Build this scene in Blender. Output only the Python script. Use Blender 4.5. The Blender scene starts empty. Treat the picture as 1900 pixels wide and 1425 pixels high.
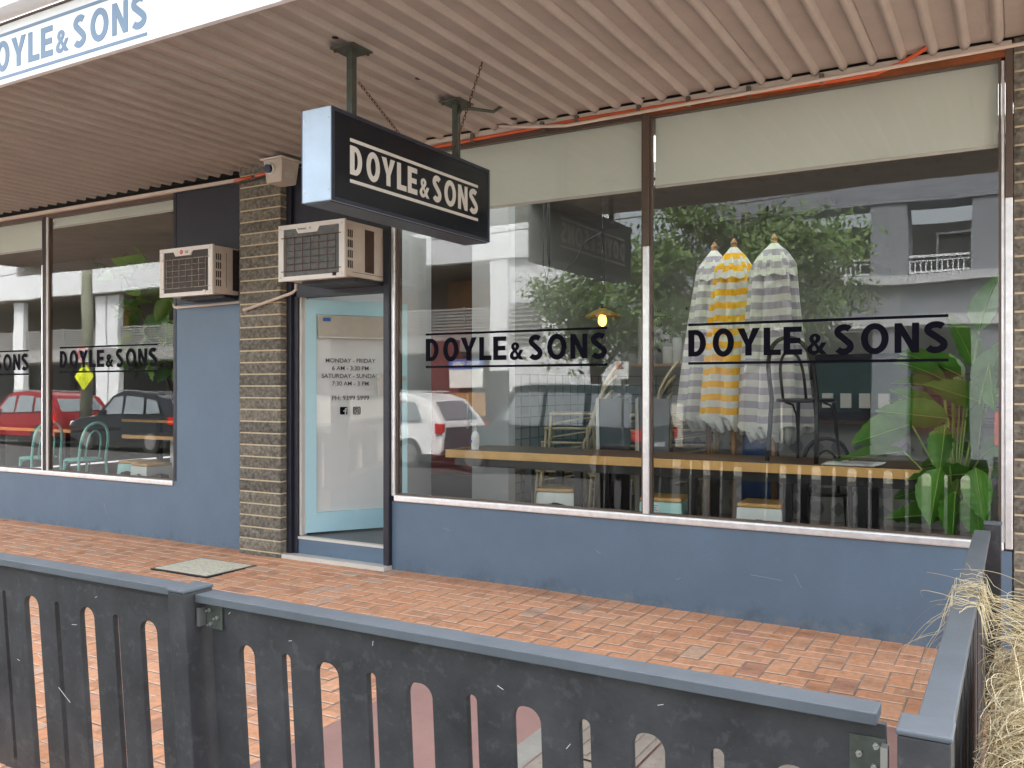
import bpy, bmesh, math, random
from mathutils import Vector, Matrix, noise
rnd = random.Random(7)
R = math.radians
S = bpy.context.scene
COL = S.collection
# ------------------------------------------------------------------ camera, sky, sun, exposure
cd = bpy.data.cameras.new('camera'); cam = bpy.data.objects.new('camera', cd); COL.objects.link(cam)
cam.location = (0, -5.7, 1.485); cam.rotation_euler = (R(90), 0, R(30))
cd.sensor_width = 36; cd.lens = 1627/1900*36; cd.shift_y = .0026; cd.clip_end = 500; cd.clip_start = .05
S.camera = cam
w = bpy.data.worlds.new("World"); S.world = w; w.use_nodes = True
nt = w.node_tree; bg = nt.nodes['Background']
sky = nt.nodes.new('ShaderNodeTexSky'); sky.sky_type = 'NISHITA'; sky.sun_disc = False
SUN_EL, SUN_AZ = 56, 18
sky.sun_elevation = R(SUN_EL); sky.sun_rotation = R(SUN_AZ); sky.dust_density = 5; sky.air_density = 1.2; sky.ozone_density = 1
hs = nt.nodes.new('ShaderNodeHueSaturation'); hs.inputs['Saturation'].default_value = .38   # thin bright cloud
nt.links.new(sky.outputs[0], hs.inputs['Color']); nt.links.new(hs.outputs[0], bg.inputs[0]); bg.inputs[1].default_value = .15
ld = bpy.data.lights.new('sun', 'SUN'); ld.energy = 2.0; ld.angle = R(20); ld.color = (1, .95, .88)
sun = bpy.data.objects.new('sun', ld); COL.objects.link(sun)
az = R(SUN_AZ); el = R(SUN_EL)
dv = Vector((math.sin(az)*math.cos(el), math.cos(az)*math.cos(el), math.sin(el)))
sun.rotation_euler = dv.to_track_quat('Z', 'Y').to_euler()
S.view_settings.view_transform = 'Standard'; S.view_settings.look = 'None'; S.view_settings.gamma = 1
S.view_settings.exposure = 2.6
S.cycles.max_bounces = 8; S.cycles.transparent_max_bounces = 16

# ------------------------------------------------------------------ materials
def mat(name, col, rough=.6, metal=0, var=.12, vs=4., bump=0, bs=60., spec=None, col2=None, stain=None):
    m = bpy.data.materials.new(name); m.use_nodes = True; n = m.node_tree.nodes; l = m.node_tree.links
    b = n['Principled BSDF']; b.inputs['Roughness'].default_value = rough; b.inputs['Metallic'].default_value = metal
    if spec is not None: b.inputs['Specular IOR Level'].default_value = spec
    tc = n.new('ShaderNodeTexCoord')
    nz = n.new('ShaderNodeTexNoise'); nz.inputs['Scale'].default_value = vs; nz.inputs['Detail'].default_value = 6; nz.inputs['Roughness'].default_value = .65
    l.new(tc.outputs['Object'], nz.inputs['Vector'])
    cr = n.new('ShaderNodeValToRGB'); cr.color_ramp.elements[0].position = .3; cr.color_ramp.elements[1].position = .7
    a = [max(0, c*(1-var)) for c in col]; c2 = col2 if col2 else [c*(1+var) for c in col]
    cr.color_ramp.elements[0].color = (*a, 1); cr.color_ramp.elements[1].color = (*c2, 1)
    l.new(nz.outputs['Fac'], cr.inputs['Fac'])
    out = cr.outputs['Color']
    if stain:   # (colour, scale, threshold, amount): spots of dirt or wear
        sc, ss, th, am = stain
        n2 = n.new('ShaderNodeTexNoise'); n2.inputs['Scale'].default_value = ss; n2.inputs['Detail'].default_value = 8; n2.inputs['Roughness'].default_value = .7
        l.new(tc.outputs['Object'], n2.inputs['Vector'])
        mr = n.new('ShaderNodeMapRange'); mr.inputs[1].default_value = th; mr.inputs[2].default_value = th+.08; mr.inputs[4].default_value = am
        l.new(n2.outputs['Fac'], mr.inputs[0])
        mx = n.new('ShaderNodeMix'); mx.data_type = 'RGBA'; l.new(mr.outputs[0], mx.inputs[0]); l.new(out, mx.inputs[6]); mx.inputs[7].default_value = (*sc, 1)
        out = mx.outputs[2]
    l.new(out, b.inputs['Base Color'])
    if bump:
        n3 = n.new('ShaderNodeTexNoise'); n3.inputs['Scale'].default_value = bs; n3.inputs['Detail'].default_value = 4
        l.new(tc.outputs['Object'], n3.inputs['Vector'])
        bp = n.new('ShaderNodeBump'); bp.inputs['Strength'].default_value = 1; bp.inputs['Distance'].default_value = bump
        l.new(n3.outputs['Fac'], bp.inputs['Height']); l.new(bp.outputs[0], b.inputs['Normal'])
    return m
def vmat(name, rough=.8, bump=.0015, bs=90., trans=0, speck=.25):   # colour from the 'c' colour attribute
    m = mat(name, (.5, .5, .5), rough, bump=bump, bs=bs); n = m.node_tree.nodes; l = m.node_tree.links
    b = n['Principled BSDF']; at = n.new('ShaderNodeAttribute'); at.attribute_name = 'c'
    tc = n.new('ShaderNodeTexCoord'); nz = n.new('ShaderNodeTexNoise'); nz.inputs['Scale'].default_value = 35; nz.inputs['Detail'].default_value = 8
    l.new(tc.outputs['Object'], nz.inputs[0])
    mr = n.new('ShaderNodeMapRange'); mr.inputs[1].default_value = .3; mr.inputs[2].default_value = .7; mr.inputs[3].default_value = 1-speck; mr.inputs[4].default_value = 1+speck
    l.new(nz.outputs['Fac'], mr.inputs[0])
    mx = n.new('ShaderNodeMix'); mx.data_type = 'RGBA'; mx.blend_type = 'MULTIPLY'; mx.inputs[0].default_value = 1
    l.new(at.outputs['Color'], mx.inputs[6]); l.new(mr.outputs[0], mx.inputs[7]); l.new(mx.outputs[2], b.inputs['Base Color'])
    if trans: b.inputs['Transmission Weight'].default_value = 0; b.inputs['Subsurface Weight'].default_value = 0
    return m
def glassmat(name, gain=1.3, base=.02, tint=(.975, .985, .975)):
    m = bpy.data.materials.new(name); m.use_nodes = True; n = m.node_tree.nodes; l = m.node_tree.links
    for x in list(n): n.remove(x)
    o = n.new('ShaderNodeOutputMaterial'); mx = n.new('ShaderNodeMixShader'); t = n.new('ShaderNodeBsdfTransparent'); g = n.new('ShaderNodeBsdfGlossy')
    t.inputs[0].default_value = (*tint, 1); g.inputs['Roughness'].default_value = 0.0; g.inputs[0].default_value = (1, 1, 1, 1)
    f = n.new('ShaderNodeFresnel'); f.inputs[0].default_value = 1.5
    # the back faces of a pane see the same dielectric, so use one IOR for both sides
    ge = n.new('ShaderNodeNewGeometry'); mi = n.new('ShaderNodeMix'); mi.inputs[2].default_value = 1.5; mi.inputs[3].default_value = 1/1.5
    l.new(ge.outputs['Backfacing'], mi.inputs[0]); 
    ml = n.new('ShaderNodeMath'); ml.operation = 'MULTIPLY_ADD'; ml.inputs[1].default_value = gain; ml.inputs[2].default_value = base; ml.use_clamp = True
    l.new(f.outputs[0], ml.inputs[0]); l.new(ml.outputs[0], mx.inputs[0]); l.new(t.outputs[0], mx.inputs[1]); l.new(g.outputs[0], mx.inputs[2]); l.new(mx.outputs[0], o.inputs[0])
    l.new(mi.outputs[0], f.inputs[0])
    tc = n.new('ShaderNodeTexCoord'); wz = n.new('ShaderNodeTexNoise'); wz.inputs['Scale'].default_value = 1.1; wz.inputs['Detail'].default_value = 1; l.new(tc.outputs['Object'], wz.inputs[0])
    wb = n.new('ShaderNodeBump'); wb.inputs['Distance'].default_value = .0016; l.new(wz.outputs['Fac'], wb.inputs['Height']); l.new(wb.outputs[0], g.inputs['Normal'])   # slight waviness of old plate glass
    return m
def emis(name, col, st):
    m = bpy.data.materials.new(name); m.use_nodes = True; b = m.node_tree.nodes['Principled BSDF']
    b.inputs['Base Color'].default_value = (*col, 1); b.inputs['Emission Color'].default_value = (*col, 1); b.inputs['Emission Strength'].default_value = st
    return m
M = {}
M['dado'] = mat('painted_render_blue', (.115, .178, .25), .55, var=.07, vs=3, bump=.0016, bs=170, stain=((.2, .22, .2), 9, .66, .5))
def base_grime(m):   # mildew and splash dirt along the foot of the wall, in uneven patches
    n = m.node_tree.nodes; l = m.node_tree.links; b = n['Principled BSDF']; src = b.inputs['Base Color'].links[0].from_socket
    tc = n.new('ShaderNodeTexCoord'); sp = n.new('ShaderNodeSeparateXYZ'); l.new(tc.outputs['Object'], sp.inputs[0])
    for (col, sc, lim, amt, seed) in (((.045, .06, .075), 3.2, .30, .6, 0), ((.28, .29, .26), 5, .18, .45, 7)):
        mp = n.new('ShaderNodeMapping'); mp.inputs['Location'].default_value = (seed, seed, 0); mp.inputs['Scale'].default_value = (1, 1, .8); l.new(tc.outputs['Object'], mp.inputs[0])
        nz = n.new('ShaderNodeTexNoise'); nz.inputs['Scale'].default_value = sc; nz.inputs['Detail'].default_value = 10; nz.inputs['Roughness'].default_value = .75; l.new(mp.outputs[0], nz.inputs[0])
        a = n.new('ShaderNodeMapRange'); a.inputs[1].default_value = .0; a.inputs[2].default_value = lim; a.inputs[3].default_value = .12; a.inputs[4].default_value = -.35; l.new(sp.outputs[2], a.inputs[0])
        ad = n.new('ShaderNodeMath'); ad.operation = 'ADD'; l.new(a.outputs[0], ad.inputs[0]); l.new(nz.outputs['Fac'], ad.inputs[1])
        mr = n.new('ShaderNodeMapRange'); mr.inputs[1].default_value = .54; mr.inputs[2].default_value = .80; mr.inputs[4].default_value = amt; l.new(ad.outputs[0], mr.inputs[0])
        mx = n.new('ShaderNodeMix'); mx.data_type = 'RGBA'; l.new(mr.outputs[0], mx.inputs[0]); l.new(src, mx.inputs[6]); mx.inputs[7].default_value = (*col, 1); src = mx.outputs[2]
    l.new(src, b.inputs['Base Color'])
base_grime(M['dado'])
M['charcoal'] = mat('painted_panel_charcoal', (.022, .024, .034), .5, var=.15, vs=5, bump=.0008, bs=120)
M['navy'] = mat('painted_frame_navy', (.02, .022, .034), .45, var=.2, vs=12, stain=((.25, .24, .22), 60, .72, .7))
BLOCK = 1
M['mortar'] = mat('sandy_mortar', (.62, .52, .34), .95, var=.15, vs=30, bump=.002)
M['chrome'] = mat('worn_chrome', (.86, .86, .86), .42, .75, var=.12, vs=14, bump=.0006, bs=12)
M['bronze'] = mat('brown_aluminium', (.13, .095, .075), .4, .3, var=.1)
M['rust'] = mat('orange_timber_rail', (.22, .065, .016), .6, var=.3, vs=10, bump=.001)
M['beige'] = mat('beige_gloss_paint', (.64, .55, .47), .45, var=.08, bump=.0008, bs=14, stain=((.2, .15, .1), 30, .7, .6))
M['soffit'] = mat('beige_speckled_soffit', (.435, .40, .362), .75, var=.10, vs=2.2, bump=.0022, bs=190, stain=((.26, .21, .17), 160, .54, .45))
M['white'] = mat('white_signboard', (.85, .86, .86), .35, var=.02)
M['whitep'] = mat('white_paint', (.62, .60, .55), .5, var=.06, stain=((.3, .26, .2), 20, .68, .6))
M['slate'] = mat('slate_blue_lettering', (.16, .24, .34), .5, var=.04)
M['signblack'] = mat('black_sign_face', (.009, .012, .018), .22, var=.1)
M['signalu'] = mat('pale_blue_sign_casing', (.40, .50, .60), .4, .2, var=.06, vs=8, stain=((.05, .05, .05), 45, .74, .8))
M['signedge'] = mat('dark_sign_trim', (.05, .06, .085), .35, .3)
M['signtext'] = mat('off_white_lettering', (.72, .72, .66), .5, var=.03)
M['vinyl'] = mat('black_vinyl', (.004, .004, .010), .8, var=.05, spec=.1)
M['acbody'] = mat('cream_air_conditioner_casing', (.58, .52, .44), .5, var=.1, vs=7, stain=((.22, .15, .09), 24, .66, .5))
M['acfront'] = mat('grey_white_air_conditioner_front', (.74, .71, .65), .45, var=.05, stain=((.3, .22, .14), 40, .7, .6))
M['slot'] = mat('dark_vent_opening', (.015, .012, .01), .8)
M['fins'] = mat('dusty_condenser_fins', (.13, .135, .13), .6, .3, var=.25, vs=30, bump=.001, bs=400)
M['fins2'] = mat('brown_condenser_fins', (.06, .05, .042), .6, .3, var=.25, vs=30, bump=.001, bs=400)
M['wire'] = mat('grey_wire_guard', (.42, .4, .35), .5, .4, stain=((.2, .07, .03), 30, .5, .9))
M['rustwire'] = mat('rusted_wire', (.12, .06, .04), .8, .3, var=.3, vs=60)
M['red'] = mat('red_logo_disc', (.62, .03, .05), .4)
M['darktxt'] = mat('dark_grey_text', (.06, .06, .06), .5)
M['conduit'] = mat('orange_conduit', (.62, .105, .03), .4, var=.12, vs=6)
M['blackcable'] = mat('black_cable', (.02, .018, .016), .5)
M['clip'] = mat('steel_clip', (.18, .15, .12), .5, .7)
M['galv'] = mat('weathered_green_steel', (.10, .115, .095), .5, .5, var=.25, vs=18, stain=((.16, .07, .03), 30, .66, .7))
M['doorblue'] = mat('sky_blue_door_paint', (.47, .74, .81), .4, var=.03, bump=.0004, bs=60, stain=((.1, .15, .2), 22, .76, .7))
M['step'] = mat('white_painted_step', (.66, .64, .58), .5, var=.06, stain=((.4, .33, .22), 16, .62, .6))
M['fence'] = mat('weathered_black_ply', (.047, .048, .050), .6, var=.4, vs=5, bump=.0012, bs=60, stain=((.15, .155, .155), 22, .55, .22))
M['fencetop'] = mat('grey_painted_rail', (.108, .125, .14), .5, var=.12, vs=6, bump=.0006, bs=60, stain=((.3, .3, .3), 55, .73, .6))
M['ply'] = mat('dark_ply_edge', (.035, .035, .036), .7, var=.4, vs=30, bump=.001, bs=200)
M['bolt'] = mat('zinc_bolt', (.5, .5, .48), .35, .9)
M['concrete'] = mat('pale_concrete', (.36, .34, .29), .9, var=.12, vs=5, bump=.002, bs=80)
M['pink'] = mat('pink_concrete_paving', (.38, .22, .185), .85, var=.08, vs=6, bump=.0015, bs=160)
M['tactile'] = mat('beige_tactile_tile', (.34, .29, .23), .85, var=.14, vs=9, bump=.0015, bs=120)
M['asphalt'] = mat('asphalt', (.06, .06, .06), .9, var=.2, vs=3, bump=.004, bs=120)
M['bed'] = mat('sandy_paver_joint', (.34, .25, .19), .95, var=.25, vs=9)
M['paver'] = vmat('terracotta_paver', .85, .0005, 160, speck=.13)
M['block'] = vmat('split_face_block', .95, .007, 75, speck=.45)
M['straw'] = vmat('dry_straw', .6, 0, speck=.1)
M['cover'] = mat('checker_steel_cover', (.74, .71, .56), .7, 0, var=.2, vs=26, bump=.006, bs=60, stain=((.2, .19, .14), 60, .55, .5))
M['darkmetal'] = mat('dark_metal', (.03, .03, .035), .4, .6)
M['blind'] = mat('cream_roller_blind', (.88, .90, .84), .8, var=.02, vs=2, bump=.0003, bs=400)
def translucent(m, f):
    n = m.node_tree.nodes; l = m.node_tree.links; b = n['Principled BSDF']; o = n['Material Output']
    t = n.new('ShaderNodeBsdfTranslucent'); mx = n.new('ShaderNodeMixShader'); mx.inputs[0].default_value = f
    src = b.inputs['Base Color'].links[0].from_socket; l.new(src, t.inputs[0]); l.new(b.outputs[0], mx.inputs[1]); l.new(t.outputs[0], mx.inputs[2]); l.new(mx.outputs[0], o.inputs[0])
translucent(M['blind'], .45)
M['frost'] = mat('added_frosted_diffuser', (.55, .56, .56), .6, var=.02); translucent(M['frost'], .9)  # for the unseen diffuser added above the roof gap
M['oak'] = mat('honey_oak_edge', (.66, .38, .12), .4, var=.18, vs=3)
M['oaktop'] = mat('brown_oiled_tabletop', (.085, .045, .022), .35, var=.3, vs=2.5)
M['iwall'] = mat('grey_interior_wall', (.25, .255, .235), .8, var=.03)
M['iwhite'] = mat('white_interior_wall', (.50, .52, .52), .7, var=.03)
M['idark'] = mat('dark_interior_paint', (.05, .045, .042), .8)
M['iceil'] = mat('interior_ceiling', (.34, .33, .31), .9)
M['ifloor'] = mat('brown_vinyl_floor', (.13, .10, .085), .45, var=.2, vs=2)
M['teal'] = mat('mint_gloss_paint', (.32, .72, .64), .35, var=.06)
M['mintsteel'] = mat('chipped_mint_steel', (.48, .76, .70), .4, .1, var=.06, stain=((.04, .05, .05), 26, .70, .9))
M['whitesteel'] = mat('chipped_white_steel', (.80, .82, .76), .4, .1, var=.04, stain=((.06, .06, .06), 26, .72, .9))
M['black'] = mat('black_gloss_timber', (.012, .012, .012), .3)
M['ink'] = mat('dark_screen_panel', (.014, .014, .017), .3)
M['panelgrey'] = mat('grey_panel', (.12, .125, .13), .5)
M['cane'] = mat('olive_bamboo_frame', (.46, .38, .22), .4, var=.2, vs=12)
M['pole'] = mat('varnished_umbrella_pole', (.36, .19, .07), .5, var=.15)
M['weave'] = mat('black_white_weave', (.02, .02, .02), .7, var=.1, stain=((.75, .75, .7), 120, .52, 1))
M['denim'] = mat('blue_cloth', (.02, .07, .2), .8)
M['redfridge'] = mat('dark_red_fridge', (.16, .012, .012), .4, var=.3, vs=3)
M['redshade'] = mat('dark_red_display', (.07, .008, .008), .7)
M['leaf'] = mat('glossy_green_leaf', (.075, .23, .022), .35, var=.3, vs=5, bump=.003, bs=14)
M['leafy'] = mat('pale_leaf_vein', (.30, .45, .10), .45)
M['leaf2'] = mat('dark_fig_leaf', (.06, .17, .03), .4, var=.4, vs=3)
M['figlight'] = mat('light_fig_leaf', (.16, .32, .03), .4, var=.3, vs=3)
M['pot'] = mat('terracotta_pot', (.28, .12, .06), .8)
M['bottle'] = mat('clear_plastic_bottle', (.85, .88, .86), .15, var=.02)
M['paper'] = mat('white_paper', (.75, .75, .73), .7, var=.02)
M['bluelabel'] = mat('blue_label', (.03, .12, .4), .6)
M['brass'] = mat('brass_shade', (.45, .25, .06), .3, .8)
M['bulb'] = emis('lit_bulb', (1, .45, .06), 1.6)
M['orange'] = mat('orange_red_sign', (.75, .09, .02), .5)
M['stain_glass'] = glassmat('window_glass', .98, .008)
M['doorglass'] = glassmat('door_glass', .8, .0, (.97, .975, .97))
M['timber'] = mat('weathered_planter_timber', (.30, .22, .15), .8, var=.25, vs=7, bump=.002, bs=60)
# across the road
M['bwhite'] = mat('white_render', (.66, .69, .72), .8, var=.02)
M['bgrey'] = mat('grey_render', (.22, .235, .27), .85, var=.04)
M['bgrey2'] = mat('pale_scratch', (.32, .36, .40), .8)
M['bledge'] = mat('pale_ledge', (.5, .52, .55), .8)
M['bbrown'] = mat('brown_soffit_lining', (.16, .13, .10), .8, var=.1)
M['bwood'] = mat('warm_timber_cladding', (.42, .2, .06), .6, var=.3, vs=1.2)
M['bdark'] = mat('dark_recess_wall', (.08, .085, .09), .8)
M['bslat'] = mat('grey_slat_screen', (.28, .28, .28), .6)
M['wglass'] = mat('dark_window_glass', (.03, .035, .045), .08)
M['bark'] = mat('tree_bark', (.10, .07, .05), .9, bump=.01, bs=15)
M['upole'] = mat('grey_green_utility_pole', (.22, .23, .17), .85, var=.2)
M['carred'] = mat('red_car_paint', (.32, .012, .02), .18, .3, var=.05)
M['carblack'] = mat('charcoal_car_paint', (.02, .024, .032), .15, .3, var=.05)
M['carwhite'] = mat('white_car_paint', (.82, .83, .84), .2, var=.02)
M['cargreen'] = mat('dark_teal_car_paint', (.02, .045, .055), .2, .3, var=.05)
M['carglass'] = mat('car_window', (.20, .23, .25), .05)
M['tyre'] = mat('tyre_rubber', (.02, .02, .02), .8)
M['rim'] = mat('alloy_rim', (.5, .5, .5), .3, .8)
M['tail'] = mat('red_tail_light', (.6, .01, .01), .2)
M['plate'] = mat('number_plate', (.7, .72, .74), .5)
M['yellow'] = mat('fluorescent_yellow', (.80, .88, .01), .5, var=.01)
M['treeleaf'] = vmat('tree_leaf', .55, 0, speck=.1)

# ------------------------------------------------------------------ helpers
class MB:
    def __init__(s): s.v = []; s.f = []; s.c = []
    def add(s, vs, fs, c=None):
        o = len(s.v); s.v += [tuple(v) for v in vs]; s.f += [tuple(i+o for i in f) for f in fs]
        if c is not None: s.c += [c]*len(fs)
        return s
    def box(s, x0, x1, y0, y1, z0, z1, c=None):
        v = [(x0, y0, z0), (x1, y0, z0), (x1, y1, z0), (x0, y1, z0), (x0, y0, z1), (x1, y0, z1), (x1, y1, z1), (x0, y1, z1)]
        return s.add(v, [(0, 3, 2, 1), (4, 5, 6, 7), (0, 1, 5, 4), (1, 2, 6, 5), (2, 3, 7, 6), (3, 0, 4, 7)], c)
    def bar(s, a, b, wx, wz=None, up=(0, 0, 1)):     # square section bar from a to b
        a = Vector(a); b = Vector(b); d = (b-a).normalized(); wz = wz or wx
        u = Vector(up)
        if abs(d.dot(u)) > .95: u = Vector((1, 0, 0))
        r = d.cross(u).normalized()*wx/2; u2 = r.cross(d).normalized()*wz/2
        v = [a-r-u2, a+r-u2, a+r+u2, a-r+u2, b-r-u2, b+r-u2, b+r+u2, b-r+u2]
        return s.add(v, [(0, 3, 2, 1)[::-1], (4, 5, 6, 7)[::-1], (0, 1, 5, 4)[::-1], (1, 2, 6, 5)[::-1], (2, 3, 7, 6)[::-1], (3, 0, 4, 7)[::-1]])
    def tube(s, pts, r, n=8, cap=True, c=None, r1=None):
        pts = [Vector(p) for p in pts]; rings = []; N = len(pts)
        d0 = (pts[1]-pts[0]).normalized(); u = Vector((0, 0, 1)) if abs(d0.z) < .9 else Vector((1, 0, 0))
        o = len(s.v); side = d0.cross(u).normalized()
        for i, p in enumerate(pts):
            d = (pts[min(i+1, N-1)]-pts[max(i-1, 0)]).normalized()
            side = (side-d*side.dot(d)).normalized(); up = side.cross(d)
            rr = r if r1 is None else r+(r1-r)*i/(N-1)
            for k in range(n):
                a = 2*math.pi*k/n; s.v.append(tuple(p+side*math.cos(a)*rr+up*math.sin(a)*rr))
        for i in range(N-1):
            for k in range(n):
                k2 = (k+1) % n; s.f.append((o+i*n+k, o+i*n+k2, o+(i+1)*n+k2, o+(i+1)*n+k))
                if c is not None: s.c.append(c)
        if cap:
            s.f.append(tuple(o+k for k in range(n))[::-1]); s.f.append(tuple(o+(N-1)*n+k for k in range(n)))
            if c is not None: s.c += [c, c]
        return s
    def lathe(s, prof, cx=0, cy=0, n=20, axis='z'):  # prof: (radius, z)
        o = len(s.v)
        for r, z in prof:
            for k in range(n):
                a = 2*math.pi*k/n; s.v.append((cx+r*math.cos(a), cy+r*math.sin(a), z))
        for i in range(len(prof)-1):
            for k in range(n):
                k2 = (k+1) % n; s.f.append((o+i*n+k, o+i*n+k2, o+(i+1)*n+k2, o+(i+1)*n+k))
        s.f.append(tuple(o+k for k in range(n))[::-1]); s.f.append(tuple(o+(len(prof)-1)*n+k for k in range(n)))
        return s
    def prism(s, pts, a, b, axis='y'):   # pts 2D outline extruded from a to b along axis
        n = len(pts); o = len(s.v)
        for t in (a, b):
            for p in pts:
                s.v.append({'y': (p[0], t, p[1]), 'x': (t, p[0], p[1]), 'z': (p[0], p[1], t)}[axis])
        s.f.append(tuple(range(o, o+n))); s.f.append(tuple(range(o+2*n-1, o+n-1, -1)))
        for i in range(n):
            j = (i+1) % n; s.f.append((o+i, o+n+i, o+n+j, o+j))
        return s
    def build(s, name, m, parent=None, smooth=False, bevel=0):
        me = bpy.data.meshes.new(name); me.from_pydata(s.v, [], s.f)
        if s.c and len(s.c) == len(s.f):
            at = me.color_attributes.new('c', 'FLOAT_COLOR', 'CORNER'); k = 0
            buf = []
            for p, c in zip(me.polygons, s.c): buf += [*c, 1]*p.loop_total
            at.data.foreach_set('color', buf)
        bm = bmesh.new(); bm.from_mesh(me); bmesh.ops.recalc_face_normals(bm, faces=bm.faces); bm.to_mesh(me); bm.free()
        me.materials.append(M[m] if isinstance(m, str) else m)
        if smooth: me.polygons.foreach_set('use_smooth', [True]*len(me.polygons)); 
        ob = bpy.data.objects.new(name, me); COL.objects.link(ob)
        if smooth == 'auto':
            md = ob.modifiers.new('edge', 'EDGE_SPLIT'); md.split_angle = R(35)
        if bevel:
            b = ob.modifiers.new('bevel', 'BEVEL'); b.width = bevel; b.segments = 2; b.limit_method = 'ANGLE'
        if parent: ob.parent = parent
        return ob
def tag(o, label, cat=None, group=None, kind=None):
    if label: o['label'] = label
    if cat: o['category'] = cat
    if group: o['group'] = group
    if kind: o['kind'] = kind
    return o
def empty(name, loc=(0, 0, 0), rz=0, label=None, cat=None, group=None):
    o = bpy.data.objects.new(name, None); COL.objects.link(o); o.location = loc; o.rotation_euler = (0, 0, rz); o.empty_display_size = .1
    return tag(o, label, cat, group)
def copy_tree(o, parent=None):
    c = o.copy(); COL.objects.link(c); c.parent = parent
    for ch in list(o.children): copy_tree(ch, c)
    return c
def box(name, m, x0, x1, y0, y1, z0, z1, parent=None, bevel=0):
    return MB().box(x0, x1, y0, y1, z0, z1).build(name, m, parent, bevel=bevel)
def shift(o, v):   # moves a part whose mesh was written in scene coordinates under an Empty
    o.matrix_parent_inverse = Matrix.Translation(-Vector(v)); return o
def root(name, loc, label, cat, group=None):
    return empty(name, loc, 0, label, cat, group)
def adopt(parent, *obs):
    for o in obs:
        o.parent = parent; o.matrix_parent_inverse = Matrix.Translation(-parent.location)
    return obs[0] if len(obs) == 1 else obs
def struct(o): o['kind'] = 'structure'; return o
def gz(x, y=0): return -.017*max(0, x+3.2)-.016*max(0, -y-.4)

# ---- lettering: filled 2D outlines -> mesh
def curve_mesh(name, polys, m, place, depth=.002, parent=None):
    """polys: list of closed 2D outlines (holes by even-odd); place: (u,v,d) -> world"""
    cu = bpy.data.curves.new(name, 'CURVE'); cu.dimensions = '2D'; cu.fill_mode = 'BOTH'; cu.extrude = .5
    for p in polys:
        sp = cu.splines.new('POLY'); sp.points.add(len(p)-1)
        for i, q in enumerate(p): sp.points[i].co = (q[0], q[1], 0, 1)
        sp.use_cyclic_u = True
    tmp = bpy.data.objects.new('tmp', cu); COL.objects.link(tmp)
    me = bpy.data.meshes.new_from_object(tmp.evaluated_get(bpy.context.evaluated_depsgraph_get()))
    bpy.data.objects.remove(tmp); bpy.data.curves.remove(cu)
    for v in me.vertices: v.co = place(v.co.x, v.co.y, (v.co.z+.5)*depth)
    me.materials.clear(); me.materials.append(M[m]); me.name = name
    bm = bmesh.new(); bm.from_mesh(me); bmesh.ops.recalc_face_normals(bm, faces=bm.faces); bm.to_mesh(me); bm.free()
    o = bpy.data.objects.new(name, me); COL.objects.link(o)
    if parent: adopt(parent, o)
    return o
def ell(cx, cy, rx, ry, n=40, a0=0, a1=360): return [(cx+rx*math.cos(R(a0+(a1-a0)*i/n)), cy+ry*math.sin(R(a0+(a1-a0)*i/n))) for i in range(n if a1-a0 == 360 else n+1)]
def stroke(path, wd):
    L = []; Rr = []
    P = [Vector(p) for p in path]
    for i, p in enumerate(P):
        d = (P[min(i+1, len(P)-1)]-P[max(i-1, 0)]).normalized(); nn = Vector((-d.y, d.x))*wd/2
        L.append(tuple(p+nn)); Rr.append(tuple(p-nn))
    return L+Rr[::-1]
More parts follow.
